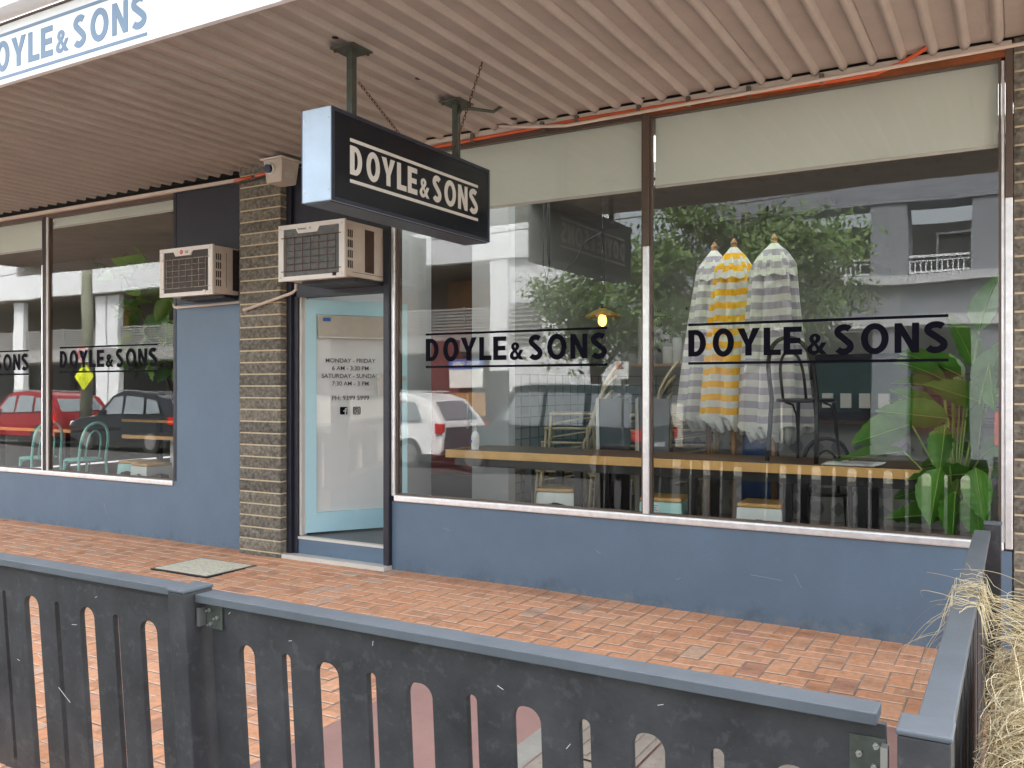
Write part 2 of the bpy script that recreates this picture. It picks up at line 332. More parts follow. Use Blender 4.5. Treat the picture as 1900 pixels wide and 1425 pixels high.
def glyph(ch, x0, x1):   # unit height letters between x0 and x1 (units of cap height)
    w_ = x1-x0; t = .235
    if ch == 'D':
        e = ell(x0+w_-.48*min(1, w_/.6), .5, .48*min(1, w_/.6), .5, 24, -90, 90)
        r2 = min(.46, w_-t-.04)
        e = ell(x0+w_-r2, .5, r2, .5, 24, -90, 90)
        i = ell(x0+w_-r2, .5, r2-t*.95, .5-t*.78, 24, -90, 90)
        return [[(x0, 0), (x0+t, 0), (x0+t, 1), (x0, 1)], [(x0+t, 0)]+e+[(x0+t, 1), (x0+t, 1-t*.78)]+i[::-1]+[(x0+t, t*.78)]]
    if ch == 'O': return [ell((x0+x1)/2, .5, w_/2, .53), ell((x0+x1)/2, .5, w_/2-t*.97, .53-t*.88)]
    if ch == 'Y':
        c = (x0+x1)/2
        return [[(c-t/2, 0), (c+t/2, 0), (c+t/2, .40), (x1, 1), (x1-t*1.12, 1), (c, .60), (x0+t*1.12, 1), (x0, 1), (c-t/2, .40)]]
    if ch == 'L': return [[(x0, 0), (x1, 0), (x1, .2), (x0+t, .2), (x0+t, 1), (x0, 1)]]
    if ch == 'E': return [[(x0, 0), (x1, 0), (x1, .2), (x0+t, .2), (x0+t, .405), (x1-.05, .405), (x1-.05, .6), (x0+t, .6), (x0+t, .81), (x1-.015, .81), (x1-.015, 1), (x0, 1)]]
    if ch == 'N': return [[(x0, 0), (x0+t*.92, 0), (x0+t*.92, .58), (x1-t*.95, 0), (x1, 0), (x1, 1), (x1-t*.92, 1), (x1-t*.92, .42), (x0+t*.95, 1), (x0, 1)]]
    if ch == 'S':
        c = (x0+x1)/2; a = w_/2-t/2; p = []
        for i in range(15):
            th = R(35+i*(200)/14); p.append((c+.01+a*.95*math.cos(th), .755+.165*math.sin(th)))
        lo = []
        for i in range(15):
            th = R(55-i*(205)/14); lo.append((c-.01+a*.98*math.cos(th), .26+.185*math.sin(th)))
        # rounded join through the middle
        p = p[:-2]; lo = lo[1:]
        A, B = Vector(p[-1]), Vector(lo[0]); p.append(tuple(A.lerp(B, .33)+Vector((.015, -.01)))); p.append(tuple(A.lerp(B, .66)+Vector((-.01, .012))))
        return [stroke(p+lo, t*.93)]
    if ch == '&':
        h = .72; s_ = w_
        o = [(1, .0), (.70, 0), (.60, .09), (.5, .02), (.36, -.025), (.18, 0), (.05, .09), (0, .24), (.04, .37), (.14, .47), (.22, .53), (.13, .65), (.10, .78), (.15, .92), (.28, 1.0), (.42, 1.02), (.56, .98), (.66, .88), (.67, .75), (.60, .62), (.49, .53), (.60, .38), (.68, .50), (.72, .58), (.97, .58), (.88, .42), (.76, .25)]
        h1 = [(.37, .44), (.49, .24), (.42, .18), (.34, .17), (.27, .20), (.25, .28), (.29, .37)]
        h2 = [(.38, .66), (.33, .74), (.32, .81), (.36, .87), (.42, .86), (.45, .79), (.43, .72)]
        return [[(x0+p[0]*s_, p[1]*h) for p in q] for q in (o, h1, h2)]
LOGO = list(zip('DOYLE&SONS', [(0, .0772), (.1066, .1972), (.2106, .3044), (.3197, .3893), (.3995, .4729), (.492, .5686), (.5922, .6713), (.6943, .7945), (.8149, .9004), (.9138, 1)]))
def logo(name, m, u0, u1, base, cap, bars, bw, place, parent=None, depth=.002):
    """whole shop name with the two rules; u runs u0..u1"""
    T = u1-u0; polys = []
    for ch, (a, b) in LOGO:
        k = T/cap; X0 = a*k; X1 = b*k
        for p in glyph(ch, X0, X1): polys.append([(u0+x*cap, base+y*cap) for x, y in p])
    for b_ in bars: polys.append([(u0, b_-bw/2), (u1, b_-bw/2), (u1, b_+bw/2), (u0, b_+bw/2)])
    return curve_mesh(name, polys, m, place, depth, parent)
def text(name, body, m, size, place, parent=None, off=0, depth=.001, align='CENTER', wscale=1.):
    cu = bpy.data.curves.new(name, 'FONT'); cu.body = body; cu.size = size; cu.align_x = align; cu.offset = off*size; cu.extrude = .5
    tmp = bpy.data.objects.new('tmp', cu); COL.objects.link(tmp)
    me = bpy.data.meshes.new_from_object(tmp.evaluated_get(bpy.context.evaluated_depsgraph_get()))
    bpy.data.objects.remove(tmp); bpy.data.curves.remove(cu)
    for v in me.vertices: v.co = place(v.co.x*wscale, v.co.y, (v.co.z+.5)*depth)
    me.materials.clear(); me.materials.append(M[m]); o = bpy.data.objects.new(name, me); COL.objects.link(o)
    if parent: adopt(parent, o)
    return o

# ================================================================== GROUND
def sheet(name, m, pts, z=None):
    v = [(x, y, (z if z is not None else 0)+gz(min(x, 3))) for x, y in pts]
    mb = MB().add(v, [tuple(range(len(v)))]); return struct(mb.build(name, m))
# footpath base follows the slight fall to the right
mb = MB()
xs = [-60, -13, -3.2, 3, 60]
for a, b in zip(xs, xs[1:]):
    za, zb = gz(min(a, 3))-.03, gz(min(b, 3))-.03
    mb.add([(a, .3, za+.0265), (b, .3, zb+.0265), (b, -.4, zb+.0265), (a, -.4, za+.0265)], [(0, 1, 2, 3)]); mb.add([(a, -.4, za+.0265), (b, -.4, zb+.0265), (b, -3.95, zb-.0305), (a, -3.95, za-.0305)], [(0, 1, 2, 3)])
struct(mb.build('footpath', 'bed'))
def pave():
    mb = MB(); g = .1185; j = .0015
    def brick(x0, x1, y0, y1):
        x0 = max(x0, -13.2); x1 = min(x1, .9); y1 = min(y1, .0); y0 = max(y0, -3.78)
        if x1-x0 < .015 or y1-y0 < .015: return
        if x1 > -2.7 and y0 < -1.38:     # pink ramp cut-out
            if x0 < -2.7 and y0 < -1.38: x1 = -2.7
            else: y0 = max(y0, -1.38)
            if x1-x0 < .015 or y1-y0 < .015: return
        x0 += j; x1 -= j; y0 += j; y1 -= j
        cx = (x0+x1)/2; z = gz(cx, (y0+y1)/2)+rnd.uniform(-.0012, .0012); tx = rnd.uniform(-.001, .001); ty = rnd.uniform(-.001, .001)
        h = rnd.random(); base = Vector((.68, .29, .13)).lerp(Vector((.72, .36, .19)), h)
        q = rnd.random()
        if q < .05: base = Vector((.56, .25, .14))
        elif q < .10: base = Vector((.60, .37, .25))
        nz = noise.noise(Vector((cx*.9, (y0+y1)*.5, 3)))
        base = (base*(1+.10*nz)).lerp(Vector((.80, .56, .42)), .16)
        dark = rnd.choice([0, 0, .1, .2, .35, .5, .6]); L = (x1-x0) > (y1-y0)
        nu, nv = (6, 3) if L else (3, 6)
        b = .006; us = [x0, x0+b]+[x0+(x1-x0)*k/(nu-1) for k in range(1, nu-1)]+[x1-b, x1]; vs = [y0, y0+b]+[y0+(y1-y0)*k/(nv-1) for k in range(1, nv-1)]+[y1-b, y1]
        o = len(mb.v); U = len(us); V = len(vs)
        for jj, v in enumerate(vs):
            for ii, u in enumerate(us):
                e = (ii in (0, U-1)) or (jj in (0, V-1))
                mb.v.append((u, v, z+(u-cx)*tx*20*0-(.0026 if e else 0)))
        for jj in range(V-1):
            for ii in range(U-1):
                a = o+jj*U+ii; mb.f.append((a, a+1, a+1+U, a+U))
                fu = ((us[ii]+us[ii+1])/2-x0)/(x1-x0); fv = ((vs[jj]+vs[jj+1])/2-y0)/(y1-y0)
                if not L: fu, fv = fv, fu
                d = max(0, 1-((fu-.5)/.36)**2)*max(0, 1-((fv-.5)/.42)**2)
                dd = dark*d*(.7+.6*rnd.random())
                c = base.lerp(Vector((.14, .08, .06)), min(.7, dd*.8))*(1+rnd.uniform(-.03, .03))
                if jj in (0, V-2): c = c.lerp(Vector((.85, .66, .52)), .6)  # y-facing chamfers: pale dust, with an edge highlight put into the colour
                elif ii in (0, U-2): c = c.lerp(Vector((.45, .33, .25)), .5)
                mb.c.append(tuple(c))
    for i in range(int(-13.2/g)-2, int(.9/g)+2):
        brick(i*g, (i+1)*g, -.235, 0)
        for jj in range(-int(3.6/g)-2, 1):
            pass
    y0 = -.235
    for i in range(int(-13.2/g)-3, int(.9/g)+3):
        for k in range(0, 34):
            jj = -k
            if (i-jj) % 4 == 0:
                a, b = y0+(jj-1)*g, y0+jj*g
                if b <= y0+.001: brick(i*g, (i+2)*g, a, b)
            elif (i-jj) % 4 == 2:
                a, b = y0+(jj-2)*g, y0+jj*g
                if k == 0: pass
                brick(i*g, (i+1)*g, a, min(b, y0))
            if k == 0 and (i-1) % 4 == 2:   # top remainders of vertical bricks cut at the header course
                brick(i*g, (i+1)*g, y0-g, y0)
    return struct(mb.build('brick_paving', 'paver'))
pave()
# pink concrete of the ramp, kerb strip, tactile tiles
def slab(name, m, x0, x1, y0, y1, dz):
    n = 6; mb = MB(); g0, g1 = gz(-9, y0), gz(-9, y1)
    for k in range(n):
        a = x0+(x1-x0)*k/n; b = x0+(x1-x0)*(k+1)/n; za, zb = gz(min(a, 3))+dz, gz(min(b, 3))+dz
        mb.add([(a, y0, za+g0), (b, y0, zb+g0), (b, y1, zb+g1), (a, y1, za+g1)], [(0, 1, 2, 3)])
    return struct(mb.build(name, m))
slab('pink_paving', 'pink', -2.695, 3, -3.78, -1.385, .0)
slab('concrete_strip', 'concrete', -1.86, -1.74, -3.78, -2.02, .003)
mb = MB()
for i in range(5):
    for jj in range(4):
        X, Y = -1.735+i*.40, -2.02-(jj+1)*.40
        z = gz(X+.2, Y+.2)+.007
        mb.add([(X+.003, Y+.003, z), (X+.397, Y+.003, z), (X+.397, Y+.397, z), (X+.003, Y+.397, z)], [(0, 1, 2, 3)])
        for k in range(6):
            cx = X+.045+k*.062
            mb.box(cx-.013, cx+.013, Y+.03, Y+.37, z, z+.005) if (i+jj) % 2 == 0 else [mb.lathe([(.014, z), (.010, z+.005)], cx, Y+.045+q*.062, 8) for q in range(6)]
struct(mb.build('tactile_paving', 'tactile'))
struct(box('kerb', 'concrete', -60, 60, -3.95, -3.79, -.35, -.062))
mb = MB().add([(-80, -3.95, -.19), (80, -3.95, -.19), (80, -12.2, -.36), (-80, -12.2, -.36)], [(0, 1, 2, 3)]); struct(mb.build('road', 'asphalt'))
struct(box('far_kerb', 'concrete', -80, 80, -12.5, -12.2, -.5, -.2))
mb = MB().add([(-120, -12.5, -.21), (120, -12.5, -.21), (120, -80, -.21), (-120, -80, -.21)], [(0, 1, 2, 3)]); struct(mb.build('far_footpath', 'concrete'))
mb = MB().add([(-200, 90, -.6), (200, 90, -.6), (200, -200, -.6), (-200, -200, -.6)], [(0, 1, 2, 3)]); struct(mb.build('ground', 'asphalt'))
# service cover in the paving
t = root('service_cover', (-5.8, -.72, .003), 'square worn checker steel service cover set in the brick paving by the block pier', 'manhole cover')
adopt(t, box('frame', 'darkmetal', -6.13, -5.47, -.98, -.46, -.02, .003))
adopt(t, box('lid', 'cover', -6.105, -5.495, -.955, -.485, -.02, .007))
# dry leaves
for k, (x, y, s_) in enumerate([(-1.28, -.30, .05), (-2.95, -2.5, .05), (-3.3, -.9, .035), (-9.7, -.1, .05), (-6.1, -.28, .07), (-3.0, -1.7, .03), (-4.9, -1.5, .03)]):
    mb = MB(); n = 7; top = []
    for q in range(n): top.append((q/(n-1)-.5, .25*math.sin(math.pi*q/(n-1))))
    vs = [(u*s_, v*s_, .004+.01*abs(v)*s_*8) for u, v in top]+[(u*s_, 0, .001) for u, v in top]+[(u*s_, -v*s_, .004+.01*abs(v)*s_*8) for u, v in top]
    fs = [(q, q+1, q+1+n, q+n) for q in range(n-1)]+[(q+n, q+1+n, q+1+2*n, q+2*n) for q in range(n-1)]
    o = mb.add(vs, fs).build('dry_leaf', 'oaktop' if k % 2 else 'straw2' if 'straw2' in M else 'oak')
    o.location = (x, y, gz(x, y)+.004); o.rotation_euler = (0, .1, k*1.3)
    LB = ['dry yellow leaf on the brick paving against the blue wall under the right window', 'dry leaf on the paving seen through a wide slot right of the fence post', 'small dry leaf on open paving below the right window wall', 'pale dry leaf at the foot of the blue wall under the left window', 'dry twiggy leaf at the foot of the block pier beside the door step', 'tiny dry leaf near the edge of the pink paving', 'tiny dry leaf on paving in front of the door step']
    tag(o, LB[k], 'leaf', 'dry leaves on the paving')

# ================================================================== CAFE BUILDING
B = root('cafe_building', (-5, 0, 0), 'single storey cafe shopfront with blue-grey rendered walls and large windows under an awning', 'building')
def part(*a, **k): return adopt(B, box(*a, **k))
part('dado_wall', 'dado', -13.5, -7.03, -.02, .12, -.1, .53)
part('wall_panel', 'dado', -7.02, -6.035, -.03, .12, -.1, 2.27)
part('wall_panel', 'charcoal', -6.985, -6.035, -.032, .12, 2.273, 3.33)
part('panel_frame', 'navy', -7.024, -6.988, -.036, .1, .58, 3.37)
part('panel_frame', 'navy', -6.985, -6.04, -.037, .1, 3.333, 3.372)
part('dado_wall', 'dado', -4.405, -.03, -.02, .12, -.2, .556)
# worn dark patches low on the wall are part of the paint
# piers of split-face blocks
def pier(x0, x1, yf, yb, name='block_pier'):
    mb = MB(); h = .1038; z = -.06; rr = random.Random(int(x0*100))
    while z < 3.40:
        z1 = z+h-.012; nx = max(3, int((x1-x0)/.03)); nzz = 4; ny = 4
        nf0 = len(mb.f); cb = Vector((.17, .16, .135)).lerp(Vector((.235, .215, .17)), rr.random())*rr.uniform(.65, .95)
        faces = [('f', nx), ('r', ny), ('l', ny)]
        for s_, n in faces:
            o = len(mb.v)
            for jj in range(nzz+1):
                for i in range(n+1):
                    u = i/n; v = jj/nzz; zz = z+(z1-z)*v
                    e = (0 if (jj in (0, nzz)) else 1)
                    if s_ == 'f': p = Vector((x0+(x1-x0)*u, yf, zz)); d = Vector((0, -1, 0))
                    elif s_ == 'r': p = Vector((x1, yf+(yb-yf)*u, zz)); d = Vector((1, 0, 0))
                    else: p = Vector((x0, yb+(yf-yb)*u, zz)); d = Vector((-1, 0, 0))
                    nn = noise.noise(p*28)*.007+noise.noise(p*9+Vector((0, 0, z*7)))*.008+.004
                    corner = (i in (0, n))
                    p = p+(d*nn*e if not corner else Vector((0, 0, 0)))
                    mb.v.append(tuple(p))
            for jj in range(nzz):
                for i in range(n):
                    a = o+jj*(n+1)+i; mb.f.append((a, a+1, a+n+2, a+n+1))
            # top & bottom lips
        mb.add([(x0, yf, z1), (x1, yf, z1), (x1, yb, z1), (x0, yb, z1)], [(0, 1, 2, 3)])
        mb.add([(x0, yf, z), (x1, yf, z), (x1, yb, z), (x0, yb, z)], [(0, 1, 2, 3)])
        mb.c += [tuple(cb*rr.uniform(.85, 1.15)) for _ in range(len(mb.f)-nf0)]; z += h
    o = adopt(B, mb.build(name, 'block'))
    m_ = adopt(B, box('mortar', 'mortar', x0+.004, x1-.004, yf+.004, yb-.003, -.1, 3.44)); m_.parent = o; m_.matrix_parent_inverse = Matrix.Identity(4)
    o.matrix_parent_inverse = Matrix.Translation(-B.location)
    return o
pier(-6.03, -5.53, -.13, .12)
pier(-.022, 1.9, -.02, .3)
# door surround
part('door_jamb', 'navy', -5.528, -5.475, -.06, .12, .035, 3.39)
part('door_jamb', 'navy', -5.472, -5.425, -.03, .1, .035, 2.27)
part('door_jamb', 'navy', -4.462, -4.408, -.06, .12, .035, 2.78)
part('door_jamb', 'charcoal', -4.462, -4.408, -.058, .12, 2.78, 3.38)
part('door_head', 'navy', -5.425, -4.462, -.045, .1, 2.262, 2.335)
part('door_head', 'navy', -5.473, -4.462, -.03, .1, 2.337, 3.38)
part('hinge_stile', 'whitep', -5.424, -5.40, -.01, .06, .19, 2.262)
part('door_step', 'step', -5.53, -4.41, -.12, .0, -.08, .035)
part('step_riser', 'dado', -5.425, -4.463, -.02, .0, .036, .162)
part('step_nosing', 'step', -5.425, -4.463, -.028, .03, .164, .184)

for (x, z, a, l_) in ((-1.50, .27, -.08, .20), (-1.22, .30, -1.1, .09), (-2.6, .33, -.5, .05), (-3.9, .38, -.3, .06), (-8.1, .30, -1.2, .12), (-6.5, .9, -1.4, .15), (-2.0, .18, .5, .04)):
    adopt(B, MB().bar((x, -.0212, z), (x+l_*math.cos(a), -.0208, z+l_*math.sin(a)), .0016, .0016).build('scratch', 'bgrey2'))
# windows
def window(x0, x1, z0, z1, name='window', y=0.):
    f = MB(); e = .012
    f.box(x0, x0+e, y-.012, y+.03, z0, z1); f.box(x1-e, x1, y-.012, y+.03, z0, z1); f.box(x0+e, x1-e, y-.012, y+.03, z0, z0+e); f.box(x0+e, x1-e, y-.012, y+.03, z1-e, z1)
    w_ = adopt(B, f.build(name, 'bronze'))
    g = box('pane', 'stain_glass', x0+e, x1-e, y+.002, y+.010, z0+e, z1-e); g.parent = w_
    return w_
WR2 = window(-2.19, -.085, .607, 3.345)
WR1 = window(-4.365, -2.24, .607, 3.345)
WL2 = window(-9.05, -7.03, .582, 3.31)
WL1 = window(-12.0, -9.16, .582, 3.31)
part('mullion', 'chrome', -2.238, -2.192, -.03, .03, .61, 2.45, bevel=.006)
part('mullion', 'bronze', -2.238, -2.192, -.03, .03, 2.45, 3.36, bevel=.004)
part('mullion', 'chrome', -4.405, -4.37, -.035, .03, .60, 2.86, bevel=.006)
part('mullion', 'bronze', -4.405, -4.37, -.035, .03, 2.86, 3.34, bevel=.004)
part('mullion', 'chrome', -.083, -.066, -.02, .03, .6, 3.33, bevel=.004)
part('mullion', 'bronze', -.063, -.026, -.035, .03, 2.55, 3.40, bevel=.004)
part('mullion', 'chrome', -.063, -.026, -.035, .03, .57, 2.55, bevel=.005)
part('mullion', 'navy', -9.135, -9.085, -.02, .05, .58, 3.32)
part('mullion', 'chrome', -9.158, -9.137, -.03, .03, .58, 2.8, bevel=.005)
part('mullion', 'whitep', -9.083, -9.052, -.02, .03, .58, 3.31)
part('sill', 'chrome', -4.372, -.07, -.045, .03, .559, .607, bevel=.008)
part('sill', 'chrome', -13.5, -7.03, -.045, .03, .533, .581, bevel=.008)
part('window_head', 'rust', -2.2, -.03, -.03, .04, 3.346, 3.385)
part('window_head', 'bronze', -4.41, -2.2, -.02, .04, 3.346, 3.385)
part('cornice_strip', 'beige', -4.40, -.03, -.05, .0, 3.39, 3.43, bevel=.006)
part('cornice_strip', 'beige', -13.5, -6.04, -.06, .0, 3.345, 3.378, bevel=.006)
part('window_head', 'bronze', -13.5, -7.03, -.02, .04, 3.311, 3.343)
# lettering on the panes
pf = lambda u, v, d: Vector((u, .0015-d, v))
def wl(win, u0, u1, dz=0, cap=.178):
    o = logo('lettering', 'vinyl', u0, u1, 1.687+dz, cap, (1.900+dz, 1.641+dz), .017, pf); o.parent = win; o.matrix_parent_inverse = Matrix.Identity(4)
wl(WR1, -4.083, -2.513); wl(WR2, -1.922, -.352); wl(WL2, -8.871, -7.30); wl(WL1, -11.02, -9.44, -.018)

# roof slab, awning
part('roof_slab', 'iceil', -8.2, 2.2, .13, .7, 3.5, 3.65); part('roof_slab', 'iceil', -14, -8.2, .13, .25, 3.5, 3.65); part('roof_slab', 'iceil', -14, -8.2, .8, 2.3, 3.5, 3.65); part('roof_slab', 'iceil', -14, 2.2, 2.3, 12.2, 3.5, 3.65)  # unseen gap between the slabs, added to bring daylight inside
part('roof_slab', 'iceil', -8.2, -5.6, .701, 2.299, 3.5, 3.65)
part('lintel', 'idark', -14, 2.2, .02, .16, 3.44, 3.6)
A = root('street_awning', (-5, -1.3, 3.4), 'deep street awning with ribbed beige metal soffit over the footpath', 'awning')
def soffit():
    mb = MB(); pit = .1652; x = -14.2; prof = []
    k0 = -.40 - pit*84     # rib tips measured at the wall
    xs_ = []
    for i in range(100):
        c = -.101+pit*(i-86)
        if c < -14 or c > 2.2: continue
        xs_.append(c)
    for n_, c in enumerate(xs_):
        seam = n_ % 4 == 0
        prof += [(c-.030, 3.443), (c-.022, 3.428), (c-.014, 3.416), (c-.005, 3.411), (c+.005, 3.411), (c+.014, 3.416), (c+.022, 3.428), (c+.030, 3.443)]
        if seam: prof += [(c+.034, 3.443), (c+.036, 3.455), (c+.038, 3.443)]
    v = []; f = []; n = len(prof); ys = [-2.66, -2.0, -1.3, -.6, -.055]
    for yy in ys:
        for (a, b) in prof:
            zz = b + .0015*noise.noise(Vector((a*2, yy*1.5, 0)))
            v.append((a, yy+(rr0.uniform(-.004, .004) if yy == ys[-1] else 0), zz))
    for j in range(len(ys)-1):
        for i in range(n-1): f.append((j*n+i, j*n+i+1, (j+1)*n+i+1, (j+1)*n+i))
    return MB().add(v, f).build('ribbed_soffit', 'soffit', smooth='auto')
rr0 = random.Random(3)
adopt(A, soffit())
adopt(A, box('gap_lining', 'slot', -14.2, 2.2, -.05, .02, 3.445, 3.6))
adopt(A, box('roof_sheet', 'galv', -14.2, 2.2, -2.66, .13, 3.66, 3.68))
adopt(A, box('gutter', 'white', -14.2, 2.2, -2.82, -2.70, 3.655, 3.86))
for (x, y, r_) in [(-3.314, -1.941, .02), (-3.298, -1.178, .022), (-3.19, -.15, .03), (-2.2, -.11, .012)]:
    adopt(A, MB().lathe([(r_, 3.4395), (r_*.9, 3.4415)], x, y, 9).build('rust_hole', 'slot'))
FS = root('fascia_sign', (-4.9, -2.69, 3.45), 'long white fascia signboard with slate-blue shop name along the awning edge', 'sign')
adopt(FS, box('board', 'white', -14.2, 2.2, -2.70, -2.67, 3.283, 3.632))
adopt(FS, box('capping', 'bronze', -14.2, 2.2, -2.707, -2.67, 3.634, 3.646))
logo('lettering', 'slate', -5.46, -3.922, 3.362, .172, (3.573, 3.320), .017, lambda u, v, d: Vector((u, -2.7005-d, v)), FS)

# ---------------- conduits along the head of the windows
def wob(x0, x1, y, z, a, ph=0, n=40): return [(x0+(x1-x0)*i/n, y+.004*math.sin(i*.7+ph), z+a*math.sin((x0+(x1-x0)*i/n)*1.9+ph)) for i in range(n+1)]
C1 = root('electrical_conduit', (-2.2, -.06, 3.37), 'orange electrical conduit clipped above the right windows', 'conduit')
adopt(C1, MB().tube(wob(-4.0, -.75, -.062, 3.372, .012)+[(-.6, -.08, 3.39), (-.5, -.12, 3.42), (-.42, -.16, 3.45)], .013, 8).build('pipe', 'conduit', smooth=True))
for x in (-3.6, -3.0, -2.72, -2.25, -1.9, -1.5, -1.05):
    adopt(C1, MB().box(x-.012, x+.012, -.082, -.03, 3.352, 3.412).build('clip', 'clip'))
C2 = root('water_pipe', (-2.2, -.08, 3.36), 'thin cream pipe crossing in front of the orange conduit above the right windows', 'pipe')
pts = [(-3.35, -.09, 3.425), (-3.1, -.085, 3.385)]+[(x/10, -.083, 3.352+.012*(x/10+2.6)) for x in range(-28, 10)]
adopt(C2, MB().tube(pts, .012, 8).build('pipe', 'beige', smooth=True))
C3 = root('electrical_conduit', (-5.7, -.13, 3.34), 'short orange conduit pieces above the block pier beside the security camera', 'conduit')
adopt(C3, MB().tube([(-6.07, -.15, 3.325), (-5.85, -.155, 3.335)], .014, 8).build('pipe', 'conduit', smooth=True))
adopt(C3, MB().tube([(-5.8, -.155, 3.337), (-5.55, -.16, 3.35)], .013, 8).build('pipe', 'conduit', smooth=True))
adopt(C3, MB().tube([(-6.05, -.145, 3.295), (-5.9, -.15, 3.30), (-5.7, -.15, 3.315), (-5.5, -.16, 3.31)], .007, 6).build('cable', 'blackcable', smooth=True))

# ---------------- air conditioners
def aircon(name, x0, x1, yf, z0, z1, label, fins, rust, side):
    a = root(name, ((x0+x1)/2, -.3, z0), label, 'air conditioner')
    body = adopt(a, box('casing', 'acbody', x0+.006, x1-.006, yf+.02, .1, z0+.012, z1-.006, bevel=.006))
    fr = MB(); e = .055; w_ = x1-x0; h = z1-z0
    fr.prism([(x0, z0), (x1, z0), (x1, z1), (x0, z1)], yf, yf+.001) if False else None
    fr.box(x0, x0+e, yf, yf+.022, z0, z1); fr.box(x1-e, x1, yf, yf+.022, z0, z1)
    fr.box(x0+e, x1-e, yf, yf+.022, z0, z0+.035); fr.box(x0+e, x1-e, yf, yf+.022, z1-.035, z1)
    xm = x0+w_*.44
    fr.prism([(xm-w_*.17, z1-.035), (xm-w_*.135, z1-.075), (xm+w_*.155, z1-.075), (xm+w_*.185, z1-.035)], yf, yf+.02)
    adopt(a, fr.build('front_frame', 'acfront'))
    adopt(a, box('condenser', fins, x0+e, x1-e, yf+.010, yf+.0195, z0+.034, z1-.034))
    g = MB(); zi0, zi1 = z0+.075, z1-.105
    for zz in (zi0, zi1): g.tube([(x0+e-.02, yf-.004, zz), (x1-e+.02, yf-.004, zz)], .0035, 6)
    for k in range(1, 5):
        zz = zi0+(zi1-zi0)*k/5; g.tube([(x0+e+.035, yf-.002, zz), (x1-e-.035, yf-.002, zz)], .0024, 5)
    for k in range(7):
        xx = x0+e+.035+(w_-2*e-.07)*k/6; g.tube([(xx, yf, zi0), (xx, yf, zi1+(.0 if k else 0))], .0024, 5)
    adopt(a, g.build('wire_guard', rust))
    s_ = MB()
    for r_ in range(4):
        for k in range(3):
            yy = yf+.045+k*.022; zz = z0+.075+r_*(h-.13)/4
            s_.box(x1-.007, x1-.0035, yy, yy+.011, zz, zz+(h-.13)/4*.74)
    adopt(a, s_.build('side_slots', 'slot'))
    if side:
        adopt(a, MB().box(x1-.007, x1-.0025, yf+.25, yf+.36, z0+.06, z1-.05).build('side_grille', 'fins2'))
        l_ = MB()
        for k in range(34):
            zz = z0+.065+k*.0098; l_.box(x1-.004, x1-.0015, yf+.252, yf+.358, zz, zz+.004)
        adopt(a, l_.build('side_louvres', 'rustwire'))
        adopt(a, MB().box(x1-.007, x1-.004, yf+.10, yf+.5, z0+.045, z0+.048).build('seam', 'slot'))
    else:
        adopt(a, MB().box(x1-.007, x1-.003, yf+.235, -.035, z0+.05, z1-.02).build('side_grille', 'fins2'))
        adopt(a, MB().box(x1-.007, x1-.004, yf+.16, yf+.163, z0+.07, z1-.06).build('seam', 'slot'))
    for xx in (x0+.025, x1-.025):
        for zz in (z0+.03, z1-.03):
            for q in ((-.008, -.004), (.008, -.004), (0, .008)):
                adopt(a, MB().box(xx+q[0]-.002, xx+q[0]+.002, yf-.002, yf+.001, zz+q[1]-.002, zz+q[1]+.002).build('screw_hole', 'slot'))
    adopt(a, MB().box(x1-e-.06, x1-e-.03, yf-.008, yf+.004, z0+.015, z0+.042).build('drain_plug', 'slot' if side else 'acfront'))
    adopt(a, MB().box(x0+.12, x1-.02, yf+.14, .0, z0-.02, z0+.008).build('support_tray', 'charcoal'))
    return a
ac1 = aircon('window_air_conditioner', -5.155, -4.465, -.53, 2.328, 2.775, 'larger cream window air conditioner with rusted wire guard above the blue door', 'fins', 'rustwire', True)
ac2 = aircon('window_air_conditioner', -6.84, -6.142, -.335, 2.302, 2.742, 'smaller cream window air conditioner with round red logo left of the block pier', 'fins2', 'wire', False)
text('lettering', 'Kelvinator', 'darktxt', .021, lambda u, v, d: Vector((-4.90+u, -.5302-d, 2.727+v)), ac1, .01)
curve_mesh('emblem', [ell(-4.815, 2.734, .008, .008, 16), ell(-4.815, 2.734, .005, .005, 12)], 'darktxt', lambda u, v, d: Vector((u, -.5302-d, v)), .001, ac1)
text('lettering', 'LG', 'darktxt', .034, lambda u, v, d: Vector((-6.475+u, -.3352-d, 2.688+v)), ac2, .02)
curve_mesh('emblem', [ell(-6.545, 2.700, .021, .021, 24)], 'red', lambda u, v, d: Vector((u, -.3352-d, v)), .001, ac2)
curve_mesh('emblem_mark', [stroke([(-6.549, 2.712), (-6.549, 2.692), (-6.539, 2.692)], .0025), ell(-6.556, 2.708, .0025, .0025, 8)], 'white', lambda u, v, d: Vector((u, -.3366-d, v)), .0006, ac2)
# drain pipes
t = root('drain_pipe', (-5.6, -.15, 2.25), 'cream drain pipe sloping from the larger air conditioner across the block pier', 'pipe')
adopt(t, MB().tube([(-5.32, -.16, 2.36), (-5.32, -.16, 2.31), (-5.36, -.16, 2.285), (-5.92, -.165, 2.165)], .013, 10).build('pipe', 'beige', smooth=True))
adopt(t, MB().tube([(-5.9, -.165, 2.17), (-5.935, -.165, 2.162)], .017, 10).build('end_cap', 'beige'))
t = root('drain_pipe', (-6.45, -.06, 2.26), 'cream drain pipe running level under the smaller air conditioner', 'pipe')
adopt(t, MB().tube([(-6.99, -.06, 2.275), (-6.985, -.06, 2.25), (-6.95, -.06, 2.238), (-6.04, -.06, 2.250)], .012, 10).build('pipe', 'beige', smooth=True))
adopt(t, MB().tube([(-6.945, -.06, 2.238), (-6.90, -.06, 2.239)], .016, 10).build('elbow', 'beige'))

